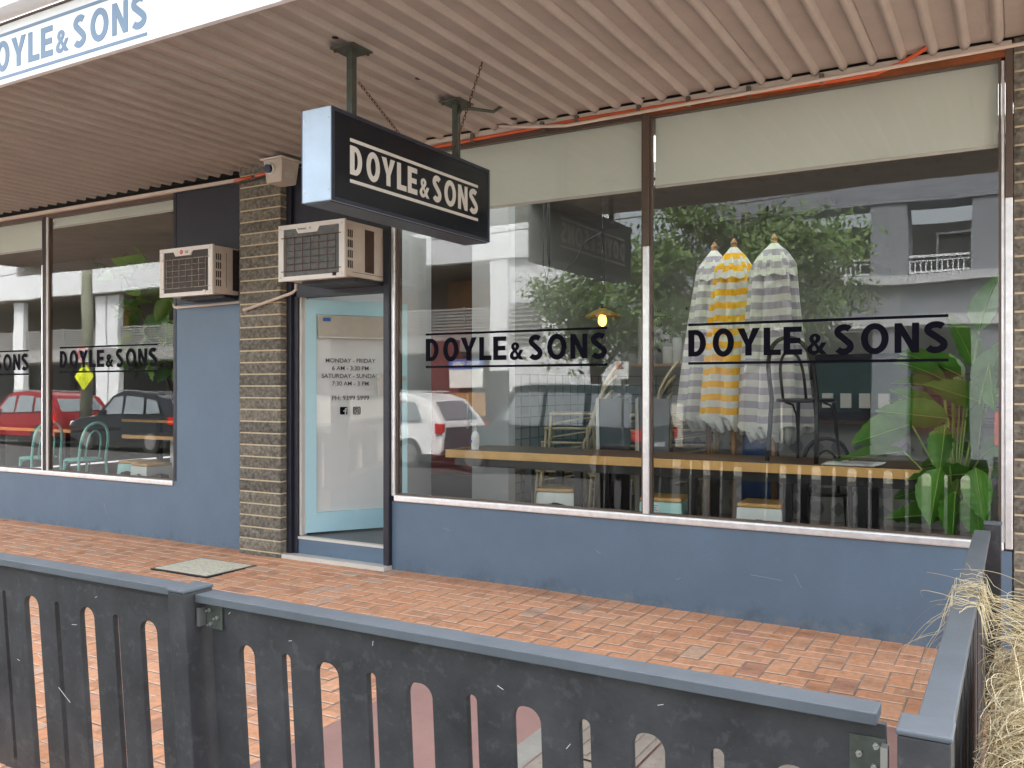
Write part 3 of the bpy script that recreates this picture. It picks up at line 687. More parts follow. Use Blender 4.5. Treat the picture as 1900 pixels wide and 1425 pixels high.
# ---------------- security camera box
t = root('security_camera', (-5.35, -.3, 3.3), 'cream security camera housing with round blue lens fixed above the block pier', 'security camera')
def taper(x0, x1, y0, y1, z0, z1, k):
    cx, cy = (x0+x1)/2, (y0+y1)/2
    lo = [(cx+(x-cx)*k, cy+(y-cy)*k, z0) for x, y in ((x0, y0), (x1, y0), (x1, y1), (x0, y1))]; hi = [(x0, y0, z1), (x1, y0, z1), (x1, y1, z1), (x0, y1, z1)]
    return MB().add(lo+hi, [(0, 3, 2, 1), (4, 5, 6, 7), (0, 1, 5, 4), (1, 2, 6, 5), (2, 3, 7, 6), (3, 0, 4, 7)])
adopt(t, taper(-5.50, -5.29, -.36, -.15, 3.195, 3.385, .82).build('housing', 'acbody', bevel=.006))
adopt(t, box('mounting_flange', 'acfront', -5.52, -5.27, -.38, -.13, 3.387, 3.397))
adopt(t, MB().box(-5.306, -5.300, -.31, -.20, 3.235, 3.35).build('side_label', 'whitep'))
cylp = [(-5.415, -.345, 3.31), (-5.415, -.375, 3.305)]
adopt(t, MB().tube(cylp, .046, 20).build('lens_ring', 'acfront'))
adopt(t, MB().tube([(-5.415, -.372, 3.305), (-5.415, -.40, 3.30)], .036, 20).build('lens', mat('blue_lens', (.008, .015, .06), .15)))

# ---------------- hanging sign
HS = root('hanging_sign', (-3.305, -1.28, 2.49), 'black projecting shop sign with white name and pale blue casing hung from the awning', 'sign')
adopt(HS, box('casing', 'signalu', -3.41, -3.205, -2.10, -.47, 2.492, 3.0, bevel=.003))
for X in (-3.2045, -3.4105):
    s_ = 1 if X > -3.3 else -1
    f = MB(); a_, b_ = sorted((X, X+.006*s_)); f.box(a_, b_, -2.099, -.471, 2.493, 2.513); f.box(a_, b_, -2.099, -.471, 2.979, 2.999); f.box(a_, b_, -2.099, -2.075, 2.513, 2.979); f.box(a_, b_, -.495, -.471, 2.513, 2.979)
    adopt(HS, f.build('trim', 'signedge'))
    a_, b_ = sorted((X-.001*s_, X+.003*s_)); adopt(HS, box('face', 'signblack', a_, b_, -2.075, -.495, 2.513, 2.979))
    if s_ > 0: pl = lambda u, v, d: Vector((X0+d, u, v)); u0, u1 = -1.948, -.622
    else: pl = lambda u, v, d: Vector((X0-d, -2.57-u, v)); u0, u1 = -1.948, -.622
    X0 = X+.0032*s_
    logo('lettering', 'signtext', u0, u1, 2.662, .160, (2.852, 2.625), .019, pl, HS, .0015)
adopt(HS, box('base_panel', 'signedge', -3.40, -3.215, -2.09, -.48, 2.486, 2.4915))
for (yy, zz) in ((-3.395, 2.94), (-3.225, 2.94), (-3.395, 2.55), (-3.225, 2.55)):
    adopt(HS, MB().tube([(yy, -2.1, zz), (yy, -2.104, zz)], .006, 8).build('rivet', 'bolt'))
for py, nm in ((-1.835, 0), (-.763, 1)):
    adopt(HS, box('support_post', 'galv', -3.305, -3.265, py-.02, py+.02, 3.0, 3.40))
    p = adopt(HS, box('mounting_plate', 'galv', -3.37, -3.20, py-.085, py+.085, 3.393, 3.403))
    for dx in (-.065, .065):
        for dy in (-.065, .065): adopt(HS, MB().lathe([(.009, 3.378), (.009, 3.393)], -3.285+dx, py+dy, 6).build('bolt', 'rustwire'))
adopt(HS, MB().tube([(-3.245, -.80, 3.0), (-3.245, -.80, 3.3), (-3.23, -.78, 3.345), (-3.2, -.72, 3.36), (-3.12, -.55, 3.372), (-3.08, -.5, 3.42)], .012, 8).build('cable_duct', 'galv', smooth=True))
def chain(a, b):
    a, b = Vector(a), Vector(b); mb = MB(); n = int((b-a).length/.026); d = (b-a).normalized()
    s1 = d.cross(Vector((0, 0, 1))).normalized(); s2 = d.cross(s1)
    for i in range(n):
        c = a.lerp(b, (i+.5)/n); s_ = s1 if i % 2 else s2
        pts = [c+d*.018*math.cos(q*math.pi/5)+s_*.008*math.sin(q*math.pi/5) for q in range(11)]
        mb.tube(pts, .0024, 4, cap=False)
    return mb
adopt(HS, chain((-3.26, -1.80, 3.22), (-3.26, -1.38, 3.0)).build('chain', 'rustwire'))
adopt(HS, chain((-2.78, -1.24, 3.43), (-3.26, -.86, 3.0)).build('chain', 'rustwire'))

# ---------------- door leaf (opens inwards)
ANG = R(56); hx, hy = -5.40, .035
D = adopt(B, empty('door')); D.matrix_parent_inverse = Matrix.Identity(4); D.parent = B
D.location = Vector((hx, hy, 0))-B.location; D.rotation_euler = (0, 0, ANG)
LW, z0, z1 = .94, .205, 2.248
lf = MB(); lf.box(0, .10, 0, .04, z0, z1); lf.box(LW-.11, LW, 0, .04, z0, z1); lf.box(.10, LW-.11, 0, .04, z0, z0+.17); lf.box(.10, LW-.11, 0, .04, z1-.125, z1)
lf.build('door_leaf', 'doorblue', D)
box('pane', 'doorglass', .10, LW-.11, .014, .020, z0+.17, z1-.125, D)
box('door_blind_fabric', mat('pale_door_screen', (.86, .87, .86), .75, var=.03), .102, LW-.112, .032, .036, z0+.172, z1-.127, D)
dl = lambda x, z: (lambda u, v, d: Vector((x+u, .0135-d, z+v)))
def dtext(s_, x, z, size):
    o = text('lettering', s_, 'darktxt', size, dl(x, z), None, .006, .0005); o.parent = D
cxx = .41
dtext('MONDAY - FRIDAY', cxx, 1.70, .053); dtext('6 AM - 3:30 PM', cxx, 1.632, .053); dtext('SATURDAY - SUNDAY', cxx, 1.563, .053); dtext('7:30 AM - 3 PM', cxx, 1.495, .053); dtext('PH: 9399 5999', cxx, 1.365, .057)
def rsq(cx, cz, s_, r=.3, n=6):
    p = []
    for (qx, qz, a) in ((1, 1, 0), (-1, 1, 90), (-1, -1, 180), (1, -1, 270)):
        for i in range(n+1):
            th = R(a+90*i/n); p.append((cx+qx*s_*(1-r)+s_*r*math.cos(th), cz+qz*s_*(1-r)+s_*r*math.sin(th)))
    return p
dp = lambda u, v, d: Vector((u, .0135-d, v))
dpi = lambda u, v, d: Vector((u-.083, .0135-d, v))
o = curve_mesh('social_icon', [rsq(.43, 1.27, .034, .25), [(.440, 1.2365), (.440, 1.262), (.426, 1.262), (.426, 1.273), (.440, 1.273), (.440, 1.285), (.448, 1.294), (.461, 1.294), (.461, 1.283), (.452, 1.281), (.452, 1.273), (.460, 1.273), (.459, 1.262), (.452, 1.262), (.452, 1.2365)]], 'vinyl', dpi, .0006); o.parent = D
o = curve_mesh('social_icon', [rsq(.55, 1.27, .034, .3), rsq(.55, 1.27, .027, .3), rsq(.55, 1.27, .022, .3), ell(.55, 1.266, .016, .016, 20), ell(.55, 1.266, .009, .009, 14)], 'vinyl', dpi, .0006); o.parent = D
o = MB().box(.475, .485, .012, .0135, 1.281, 1.289).build('social_icon', 'paper', D)
# door blind cassette behind the glass, lock, handles
box('blind_cassette', mat('door_blind', (.50, .47, .38), .8), .11, LW-.12, -.045, -.003, 1.93, 2.11, D)
box('blind_rail', 'whitep', .11, LW-.12, -.05, -.003, 1.913, 1.928, D)
box('blue_card', 'bluelabel', .145, .21, -.06, -.047, 2.06, 2.09, D)
box('lock_case', 'whitep', .655, .72, -.045, -.002, 1.40, 1.60, D)
MB().tube([(.65, -.04, 1.575), (.65, -.07, 1.575)], .026, 14).build('knob', 'rim', D)
for zz in (1.56, 1.36): MB().tube([(LW-.05, -.0, zz), (LW-.05, -.05, zz)], .024, 14).build('handle', 'rim', D)
for zz in (.32, 1.2, 2.1): MB().tube([(-.006, -.006, zz-.04), (-.006, -.006, zz+.04)], .007, 8).build('hinge', 'whitep', D)

# ================================================================== INTERIOR
FZ = .18
part('interior_floor', 'ifloor', -13.5, 1.2, .03, 9, FZ-.1, FZ)
part('entry_floor', 'panelgrey', -5.42, -4.47, .031, .6, FZ+.001, FZ+.004)
part('back_wall', 'iwall', -8.2, 1.2, 4.2, 4.3, FZ, 3.5)
part('side_wall', 'iwall', .1, .2, .13, 4.2, FZ, 3.5)
part('entry_wall', 'iwhite', -5.62, -5.55, .13, 2.15, FZ, 3.5)
part('white_pier', 'iwhite', -4.83, -4.40, 1.85, 1.98, FZ, 3.5)
part('white_pier_base', 'iwhite', -4.85, -4.39, 1.83, 1.99, FZ, FZ+.12)
part('inner_wall', 'iwall', -4.46, -4.40, 1.98, 4.2, FZ, 3.5)
part('far_wall', 'iwall', -14, -8.2, 6.2, 6.3, FZ, 3.5)
part('dark_wall', 'iwall', -8.3, -8.2, 4.2, 6.2, FZ, 3.5)
part('end_wall', 'iwall', -13.9, -13.8, .1, 9, FZ, 3.5)
part('alcove_wall', 'idark', -8.2, -4.46, 3.6, 3.7, FZ, 3.5)
part('interior_ceiling', 'iceil', -8.2, 1.2, .13, .7, 3.42, 3.47); part('interior_ceiling', 'iceil', -13.8, -8.2, .13, .25, 3.42, 3.47); part('interior_ceiling', 'iceil', -13.8, -8.2, .8, 2.3, 3.42, 3.47); part('interior_ceiling', 'iceil', -13.8, 1.2, 2.3, 9, 3.42, 3.47); part('added_diffuser_sheet', 'frost', -13.8, 2.2, .2, 2.35, 3.66, 3.67)  # last box: unseen diffusing sheet over the roof gap, added to brighten the room
# tiles: grout lines on back wall and inner wall
mb = MB()
for k in range(13):
    zz = FZ+.11*k+.11
    mb.box(-4.40, .1, 4.193, 4.2, zz-.004, zz+.004); mb.box(-4.40, -4.393, 1.99, 4.19, zz-.004, zz+.004)
for k in range(24): mb.box(-4.3+k*.19-.003, -4.3+k*.19+.003, 4.1915, 4.2, FZ, 1.62)
for k in range(12): mb.box(-4.40, -4.3915, 2.1+k*.19-.003, 2.1+k*.19+.003, FZ, 1.62)
adopt(B, mb.build('tile_joints', 'darktxt'))
# patterned tiles low on the counter front
cn = root('service_counter', (-2, 3.2, FZ), 'long cafe service counter faced with patterned tiles behind the window bar', 'counter')
adopt(cn, box('body', 'iwall', -3.6, .0, 3.2, 3.9, FZ, 1.12)); adopt(cn, box('top', 'oaktop', -3.65, .05, 3.14, 3.95, 1.12, 1.16))
mb = MB()
for i in range(18):
    for jj in range(4):
        cx, cz = -3.5+i*.2, FZ+.12+jj*.2
        mb.prism(ell(cx, cz, .07, .07, 10), 3.192, 3.198) if (i+jj) % 2 else mb.prism([(cx-.07, cz), (cx, cz-.07), (cx+.07, cz), (cx, cz+.07)], 3.192, 3.198)
adopt(cn, mb.build('tile_pattern', 'panelgrey'))
# display case with teal glass, coffee machine
t = root('display_case', (-1.2, 3.5, 1.16), 'glass food display case with teal panels standing on the service counter', 'display case')
adopt(t, box('base', 'darkmetal', -1.75, -.75, 3.25, 3.8, 1.16, 1.24)); adopt(t, box('cabinet', mat('teal_glass', (.06, .10, .10), .1), -1.73, -.77, 3.27, 3.78, 1.24, 1.75)); adopt(t, box('lid', 'darkmetal', -1.76, -.74, 3.24, 3.8, 1.75, 1.80))
for k in range(5): adopt(t, box('shelf_item', 'whitep', -1.66+k*.17, -1.56+k*.17, 3.23, 3.268, 1.28, 1.42))
t = root('coffee_machine', (-2.4, 3.5, 1.16), 'dark coffee machine on the counter right of the menu board', 'coffee machine')
adopt(t, box('body', 'darkmetal', -2.75, -2.05, 3.35, 3.8, 1.2, 1.62, bevel=.02)); adopt(t, box('drip_tray', 'rim', -2.72, -2.08, 3.25, 3.349, 1.2, 1.26)); adopt(t, box('cup_rail', 'rim', -2.72, -2.08, 3.4, 3.75, 1.625, 1.66))
# wall shelf with rolls and jars
t = root('wall_shelf', (-3.6, 4.05, 1.72), 'small timber wall shelf on the tiled wall behind the stacked rattan chairs', 'shelf')
adopt(t, box('board', 'pole', -3.95, -3.25, 3.95, 4.19, 1.72, 1.75)); adopt(t, box('bracket', 'black', -3.3, -3.28, 3.96, 4.19, 1.75, 2.0)); adopt(t, box('bracket', 'black', -3.66, -3.64, 3.96, 4.19, 1.75, 2.0))
for k, (x, h) in enumerate(((-3.85, .55), (-3.42, .3), (-3.54, .2))):
    o = MB().lathe([(.055, 1.752), (.055, 1.752+h*.9), (.045, 1.752+h)], x, 4.06, 14).build('paper_cup_stack', 'blind'); tag(o, ['tall cream stack of paper cups on the left of the wall shelf', 'middle height cream stack of paper cups on the right of the wall shelf', 'short cream stack of paper cups between two taller stacks'][k], 'cups', 'cup stacks on the wall shelf')
for k, (x, c) in enumerate(((-2.86, 'ink'), (-2.66, 'redfridge'), (-2.5, 'panelgrey'))):
    o = box('framed_picture', c, x+.9, x+1.03, 4.16, 4.19, 1.56, 1.76); tag(o, ['small black framed picture on the tiled wall', 'small dark red picture between the black and grey ones', 'small grey picture beside the dark red one'][k], 'picture', 'pictures on the tiled wall')
# menu board
t = root('menu_board', (-3.1, 4.16, 2.1), 'pale menu board with rows of black text behind the counter', 'menu board')
adopt(t, box('board', 'iwall', -4.0, -2.3, 4.15, 4.185, 1.66, 2.62))
rows = [('COFFEE', '4 - 5'), ('BABYCCINO', '1'), ('MOCHA', '4.5'), ('HOT CHOC', '4.5'), ('CHAI LATTE', '4.5 5'), ('ICED', '6'), ('ALTERNATIVE MILK', '.5'), ('TEA', '3.5 4')]
mb = None
for k, (a_, b_) in enumerate(rows):
    zz = 2.37-k*.092
    text('lettering', a_, 'vinyl', .062, (lambda q: (lambda u, v, d: Vector((-3.86+u, 4.149-d, q+v))))(zz), t, .01, align='LEFT'); text('lettering', b_, 'vinyl', .062, (lambda q: (lambda u, v, d: Vector((-3.30+u, 4.149-d, q+v))))(zz), t, .01)
for k, a_ in enumerate(['DRINKS', 'SMOOTHIES', 'MILKSHAKES', 'JUICES', 'ORGANIC', 'SOFT DRINK', 'STILL WATER', 'JUICE']):
    text('lettering', a_, 'vinyl', .062, (lambda q: (lambda u, v, d: Vector((-3.13+u, 4.149-d, q+v))))(2.37-k*.092), t, .01, align='LEFT')
# drinks fridge in the dark opening, posters
t = root('drinks_fridge', (-5.8, 3.0, FZ), 'tall dark red drinks fridge in the shadow left of the white pier', 'fridge')
adopt(t, box('cabinet', 'redfridge', -6.1, -5.45, 2.9, 3.5, FZ, 2.15, bevel=.01)); adopt(t, box('door_frame', 'redfridge', -6.08, -5.47, 2.87, 2.898, .5, 1.85)); adopt(t, box('plinth', 'ink', -6.08, -5.47, 2.88, 2.898, FZ, .45)); adopt(t, MB().tube([(-5.52, 2.84, 1.0), (-5.52, 2.84, 1.4)], .012, 8).build('handle', 'rim'))

# roller blinds
def blind(x0, x1, zb, zt, y, label):
    t = root('roller_blind', ((x0+x1)/2, y, zb), label, 'blind', 'roller blinds behind the shop windows')
    n = 24; v = []; f = []
    for k in range(n+1):
        x = x0+(x1-x0)*k/n
        for zz in (zb, (zb+zt)/2, zt): v.append((x, y+.004*math.sin(k*.5), zz))
    for k in range(n):
        for q in range(2): f.append((k*3+q, k*3+3+q, k*3+4+q, k*3+1+q))
    o = MB().add(v, f).build('fabric', 'blind'); md = o.modifiers.new('s', 'SOLIDIFY'); md.thickness = .002; adopt(t, o)
    adopt(t, box('bottom_rail', 'whitep', x0, x1, y-.008, y+.008, zb-.018, zb+.002, bevel=.003)); return t
blind(-2.17, -.10, 2.872, 3.36, .045, 'long cream roller blind at the top of the rightmost window')
blind(-4.34, -2.26, 2.866, 3.36, .045, 'cream roller blind at the top of the window right of the door')
blind(-9.04, -7.05, 3.21, 3.33, .045, 'short strip of cream roller blind in the window left of the dark panel')
blind(-12.0, -9.17, 3.005, 3.33, .045, 'cream roller blind in the window at the left edge')

# ---------------- window bar and left tables
t = root('window_bar', (-2.4, .98, FZ), 'long timber window bar with black steel legs behind the right windows', 'table')
adopt(t, box('edge', 'oak', -4.31, -.44, .62, .632, .872, .938)); adopt(t, box('top', 'oaktop', -4.31, -.44, .633, 1.32, .874, .937)); adopt(t, box('end_edge', 'oak', -4.318, -4.311, .62, 1.32, .872, .938))
adopt(t, box('rail', 'black', -4.25, -.5, .67, .71, .80, .873)); adopt(t, box('rail', 'black', -4.25, -.5, 1.22, 1.26, .80, .873))
for x in (-3.55, -3.1, -2.15, -1.45, -.95):
    for y in (.665, 1.225): adopt(t, box('leg', 'black', x, x+.06, y, y+.05, FZ, .80))
def stool(mt):
    t = empty('metal_stool', (0, 0, 0)); H = .44
    s_ = MB()
    top = .15; bot = .20
    for (sx, sy) in ((1, 1), (1, -1), (-1, 1), (-1, -1)):
        a = [(sx*top, sy*top, H-.03), (sx*(top-.055), sy*top, H-.03), (sx*(bot-.035), sy*bot, 0), (sx*bot, sy*bot, 0)]
        b = [(sx*top, sy*top, H-.03), (sx*top, sy*(top-.055), H-.03), (sx*bot, sy*(bot-.035), 0), (sx*bot, sy*bot, 0)]
        l_ = MB().add(a, [(0, 1, 2, 3)]).add(b, [(0, 1, 2, 3)]); o = l_.build('leg', mt, t); md = o.modifiers.new('s', 'SOLIDIFY'); md.thickness = .004
    sk = MB()
    q = .156
    for (x0, y0, x1, y1) in ((-q, -q, q, -q), (q, -q, q, q), (q, q, -q, q), (-q, q, -q, -q)):
        sk.add([(x0, y0, H-.02), (x1, y1, H-.02), (x1*1.03, y1*1.03, H-.13), (x1*1.02*.55+x0*1.02*.45, y1*1.02*.55+y0*1.02*.45, H-.095), (x0*1.02*.55+x1*1.02*.45, y0*1.02*.55+y1*1.02*.45, H-.095), (x0*1.03, y0*1.03, H-.13)], [(0, 1, 2, 3, 4, 5)])
    o = sk.build('apron', mt, t); md = o.modifiers.new('s', 'SOLIDIFY'); md.thickness = .004
    MB().box(-.152, .152, -.152, .152, H-.022, H-.016).build('seat_pan', mt, t)
    MB().box(-.16, .16, -.16, .16, H-.014, H+.018).build('seat', 'oak', t, bevel=.012)
    mb = MB()
    for s2 in (-1, 1): mb.bar((-.178, s2*.178*0, .17), (.178, 0, .17), .012) if s2 > 0 else mb.bar((0, -.178, .17), (0, .178, .17), .012)
    mb.build('brace', mt, t); return t
sw = stool('whitesteel'); sm = stool('mintsteel'); used = set()
def put(proto, x, y, z, rz, label, cat, group, sc=1):
    o = proto if proto.name not in used else copy_tree(proto)
    used.add(proto.name); o.location = (x, y, z); o.rotation_euler = (0, 0, R(rz)); o.scale = (sc,)*3
    return tag(o, label, cat, group)
G = 'low metal stools with timber seats'
put(sw, -3.36, .93, FZ, 12, 'white metal stool with timber seat under the left end of the window bar', 'stool', G)
put(sm, -2.56+.18, .80, FZ, 8, 'mint metal stool with timber seat behind the chrome mullion', 'stool', G)
put(sw, -1.63, .84, FZ, 3, 'white metal stool with timber seat under the right part of the window bar', 'stool', G)
put(sm, -8.98, 1.05, FZ-.02, 5, 'mint metal stool under the small table in the left window', 'stool', G)
put(sw, -8.55, .9, FZ-.02, -6, 'white metal stool under the small table in the left window', 'stool', G)
t = root('stool_price_card', (-2.36, .64, .5), 'small white card taped on the mint stool', 'card'); adopt(t, box('card', 'paper', -2.46, -2.37, .635, .638, .50, .60))
for k in range(4): adopt(t, box('print', 'darktxt', -2.45, -2.385+.01*(k % 2), .632, .634, .525+k*.018, .528+k*.018))

# bentwood chairs
def bentwood(mt):
    t = empty('bentwood_chair', (0, 0, 0)); sh = .46; r = .017
    MB().lathe([(.205, sh-.028), (.212, sh-.02), (.212, sh-.006), (.2, sh)], 0, 0, 28).build('seat', mt, t, smooth='auto')
    for s_ in (-1, 1):
        MB().tube([(.16, s_*.14, sh-.02), (.175, s_*.15, .25), (.20, s_*.165, 0)], .016, 8, r1=.011).build('leg', mt, t, smooth=True)
    pts = [(-.215, -.19, 0), (-.20, -.185, .22), (-.185, -.18, sh)]
    def hoop(wd, top, z0, x0):
        p = []
        for i in range(21):
            a = math.pi*i/20; u = -math.cos(a)*wd; v = math.sin(a)
            zz = z0+(top-z0)*(v**.55 if v > 0 else 0); p.append((x0-.10*(zz-sh)/.45, u*(1+.12*math.sin(a)), zz))
        return p
    h = hoop(.175, .90, sh, -.185)
    MB().tube([(-.225, -.19, 0), (-.20, -.182, .24)]+h+[(-.20, .182, .24), (-.225, .19, 0)], r, 8).build('back_hoop', mt, t, smooth=True)
    MB().tube(hoop(.09, .80, sh, -.175), .011, 8).build('inner_hoop', mt, t, smooth=True)
    for s_ in (-1, 1):
        pass
    mb = MB()
    for s_ in (-1, 1):
        mb.tube([(.165, s_*.15, .20), (.15, s_*.15, .33), (.09, s_*.15, .41), (-.02, s_*.15, sh-.03)], .009, 6)
    mb.build('leg_brace', mt, t, smooth=True)
    return t
bt = bentwood('teal'); bb = bentwood('black')
G = 'bentwood cafe chairs'
put(bt, -10.65, .86, FZ-.03, 175, 'mint bentwood chair nearest the left edge, half behind the dark mullion', 'chair', G)
put(bt, -9.92, .98, FZ-.03, 178, 'mint bentwood chair standing right of the dark mullion in the left window', 'chair', G)
put(bt, -9.05, 2.6, FZ-.03, 160, 'mint bentwood chair behind the small table in the left window', 'chair', G)
put(bt, -8.35, 2.7, FZ-.03, 190, 'mint bentwood chair partly hidden behind the white table column', 'chair', G)
put(bb, -1.36, 1.0, .938, 75, 'black bentwood chair standing on top of the window bar before the umbrellas', 'chair', G)
put(bb, -1.35, 1.75, FZ, 100, 'black bentwood chair on the floor behind the window bar', 'chair', G)
def simple_table(x0, x1, y0, y1, z, legs, label, pedestal=False, te=.04):
    t = root('cafe_table', ((x0+x1)/2, (y0+y1)/2, FZ), label, 'table', 'timber tables in the left windows')
    adopt(t, box('edge', 'oak', x0, x1, y0, y0+.012, z-te, z)); adopt(t, box('top', 'oaktop', x0, x1, y0+.013, y1, z-te+.001, z-.001))
    if pedestal: adopt(t, box('column', 'whitep', (x0+x1)/2-.05, (x0+x1)/2+.05, (y0+y1)/2-.05, (y0+y1)/2+.05, FZ, z-te))
    else:
        for x in legs: adopt(t, box('leg', 'black', x, x+.07, y0+.05, y0+.12, FZ, z-te))
    return t
simple_table(-9.15, -8.1, .95, 1.65, .92, 0, 'small square timber table on a white column in the left window', True)
simple_table(-13.2, -10.75, 1.35, 2.1, .92, (-12.5, -11.0), 'timber table behind the nearest mint chair at the left edge')
simple_table(-12.8, -9.0, 3.6, 4.4, .95, (-12, -10.6, -9.2), 'long timber table at the dark back of the left room')

# ---------------- umbrellas
def umbrella(x, y, zt, zb, rt, rb, c1, c2, label, ph, lean=0):
    t = root('folded_umbrella', (x, y, FZ), label, 'umbrella', 'folded striped market umbrellas')
    m1, m2 = c1, c2
    n = 60; bands = 26; parts = {m1: MB(), m2: MB()}
    def prof(v):
        return rt+(rb-rt)*(v**.8)
    def pt(v, a, kk=1.):
        zz = zt-(zt-zb)*v; r_ = prof(v)*(.35+.65*min(1, v/.10)**.6) if v < .10 else prof(v)
        fold = 1+.17*math.sin(a*8+ph)+.08*math.sin(a*13+ph*2+v*3); s_ = lean*(1-v)
        zz += (.03*math.sin(a*8+ph+1) if v > .97 else 0)
        return (x+s_+r_*fold*math.cos(a)*kk, y+r_*.8*fold*math.sin(a)*kk, zz)
    for b_ in range(bands):
        mb = parts[m1 if b_ % 2 == 0 else m2]
        for q in range(2):
            v0 = (b_+q/2)/bands; v1 = (b_+(q+1)/2)/bands
            for k in range(n):
                a0, a1 = 2*math.pi*k/n, 2*math.pi*(k+1)/n
                j0 = .004*math.sin(a0*4+ph); j1 = .004*math.sin(a1*4+ph)
                mb.add([pt(min(1, max(0, v0+j0)), a0), pt(min(1, max(0, v0+j1)), a1), pt(min(1, max(0, v1+j1)), a1), pt(min(1, max(0, v1+j0)), a0)], [(0, 1, 2, 3)])
    f = adopt(t, parts[m1].build('canopy', m1, smooth=True)); g = parts[m2].build('canopy_stripes', m2, smooth=True); adopt(t, g)
    # vent cap flap at the top
    cp = {m1: MB(), m2: MB()}
    for b_ in range(5):
        mb = cp[m2 if b_ % 2 == 0 else m1]
        for k in range(32):
            a0, a1 = 2*math.pi*k/32, 2*math.pi*(k+1)/32
            def cpnt(v, a): return (x+lean+(.03+(rt*1.06)*v**.6)*(1+.10*math.sin(a*8+ph+.6)*v)*math.cos(a), y+(.03+rt*.92*v**.6)*(1+.1*math.sin(a*8+ph+.6)*v)*math.sin(a), zt+.03-.27*v+.012*math.sin(a*8)*(v > .9))
            mb.add([cpnt(b_/5, a0), cpnt(b_/5, a1), cpnt((b_+1)/5, a1), cpnt((b_+1)/5, a0)], [(0, 1, 2, 3)])
    adopt(t, cp[m1].build('vent_cap', m1, smooth=True)); adopt(t, cp[m2].build('vent_cap_stripes', m2, smooth=True))
    adopt(t, MB().tube([(x, y, FZ), (x, y, zb+.2)], .022, 10).build('pole', 'pole', smooth=True))
    adopt(t, MB().lathe([(.03, zt+.02), (.022, zt+.05), (.03, zt+.07), (.006, zt+.11)], x+lean, y, 10).build('finial', 'pole'))
    fr = MB()
    for k in range(18):
        a = 2*math.pi*k/18; rr_ = rb*(.5+.35*rnd.random())
        fr.tube([(x+rr_*math.cos(a), y+rr_*.8*math.sin(a), zb+.03), (x+rr_*.8*math.cos(a+.2), y+rr_*.7*math.sin(a+.2), zb-.06-.06*rnd.random())], .045, 6, r1=.02)
    adopt(t, fr.build('hem', c2, smooth=True))
    return t
mg = mat('grey_canvas', (.40, .38, .43), .85, var=.1, vs=9, bump=.002, bs=30); mw = mat('white_canvas', (.68, .70, .64), .85, var=.08, vs=9, bump=.002, bs=30); my = mat('yellow_canvas', (.88, .47, .004), .8, var=.08, vs=9, bump=.002, bs=30)
M['mg'] = mg; M['mw'] = mw; M['my'] = my
umbrella(-2.39, 1.95, 2.66, 1.20, .11, .245, 'mg', 'mw', 'folded grey and white striped umbrella at the left of the three', 0, .05)
umbrella(-2.10, 1.72, 2.64, 1.20, .115, .25, 'my', 'mw', 'folded bright yellow and white striped umbrella in the middle', 1.2, 0)
umbrella(-1.72, 1.55, 2.62, 1.14, .135, .27, 'mg', 'mw', 'folded grey and white striped umbrella at the right behind the black chair', 2.2, 0)
# ---------------- stacked rattan chairs
def rattan():
    t = empty('rattan_chair', (0, 0, 0)); sh = .45
    MB().box(-.2, .2, -.2, .2, sh-.012, sh+.012).build('seat', 'weave', t, bevel=.008)
    fr = MB(); 
    for s_ in (-1, 1): fr.tube([(-.21, s_*.21, sh), (.21, s_*.21, sh)], .014, 8)
    fr.tube([(-.21, -.21, sh), (-.21, .21, sh)], .014, 8); fr.build('seat_frame', 'cane', t, smooth=True)
    for s_ in (-1, 1):
        MB().tube([(-.2, s_*.2, sh), (-.23, s_*.21, 0)], .014, 8).build('leg', 'cane', t, smooth=True)
    p = [(.24, -.21, 0), (.22, -.21, sh)]
    for i in range(17):
        a = math.pi*i/16; p.append((.22+.20*math.sin(a)+.06, -.21*math.cos(a), sh+.10+.42*math.sin(a)**.6))
    p += [(.22, .21, sh), (.24, .21, 0)]
    MB().tube(p, .015, 8).build('back_frame', 'cane', t, smooth=True)
    mb = MB(); n = 10; v = []
    for i in range(n+1):
        for j in range(9):
            h = i/n; wd = .17*math.sin(math.acos(min(1, h*.98)))/1*1 if h > 0 else .17
            v.append((.24+.20*h+.0, (j/8-.5)*2*wd, sh+.06+.44*h))
    mb.add(v, [(i*9+j, i*9+j+1, i*9+j+10, i*9+j+9) for i in range(n) for j in range(8)]); o = mb.build('backrest', 'weave', t); md = o.modifiers.new('s', 'SOLIDIFY'); md.thickness = .01
    mb = MB()
    for s_ in (-1, 1): mb.tube([(-.2, s_*.2, sh-.1), (.22, s_*.21, sh-.03)], .006, 5); 
    mb.tube([(-.21, -.2, .3), (-.21, .2, .3)], .006, 5); mb.build('stretcher', 'cane', t); return t
rc = rattan(); G = 'rattan chairs in three stacks behind the window bar'
NAMES = ['left', 'middle', 'right']; LV = ['lowest', 'second lowest', 'middle', 'second highest', 'topmost']
for s_, (x, y) in enumerate(((-4.10, 2.40), (-3.42, 2.25), (-2.90, 2.65))):
    for k in range(5):
        put(rc, x+.035*k, y, FZ+k*.145, rnd.uniform(-6, 6)+20, '%s rattan chair of the %s stack behind the window bar' % (LV[k], NAMES[s_]), 'chair', G)
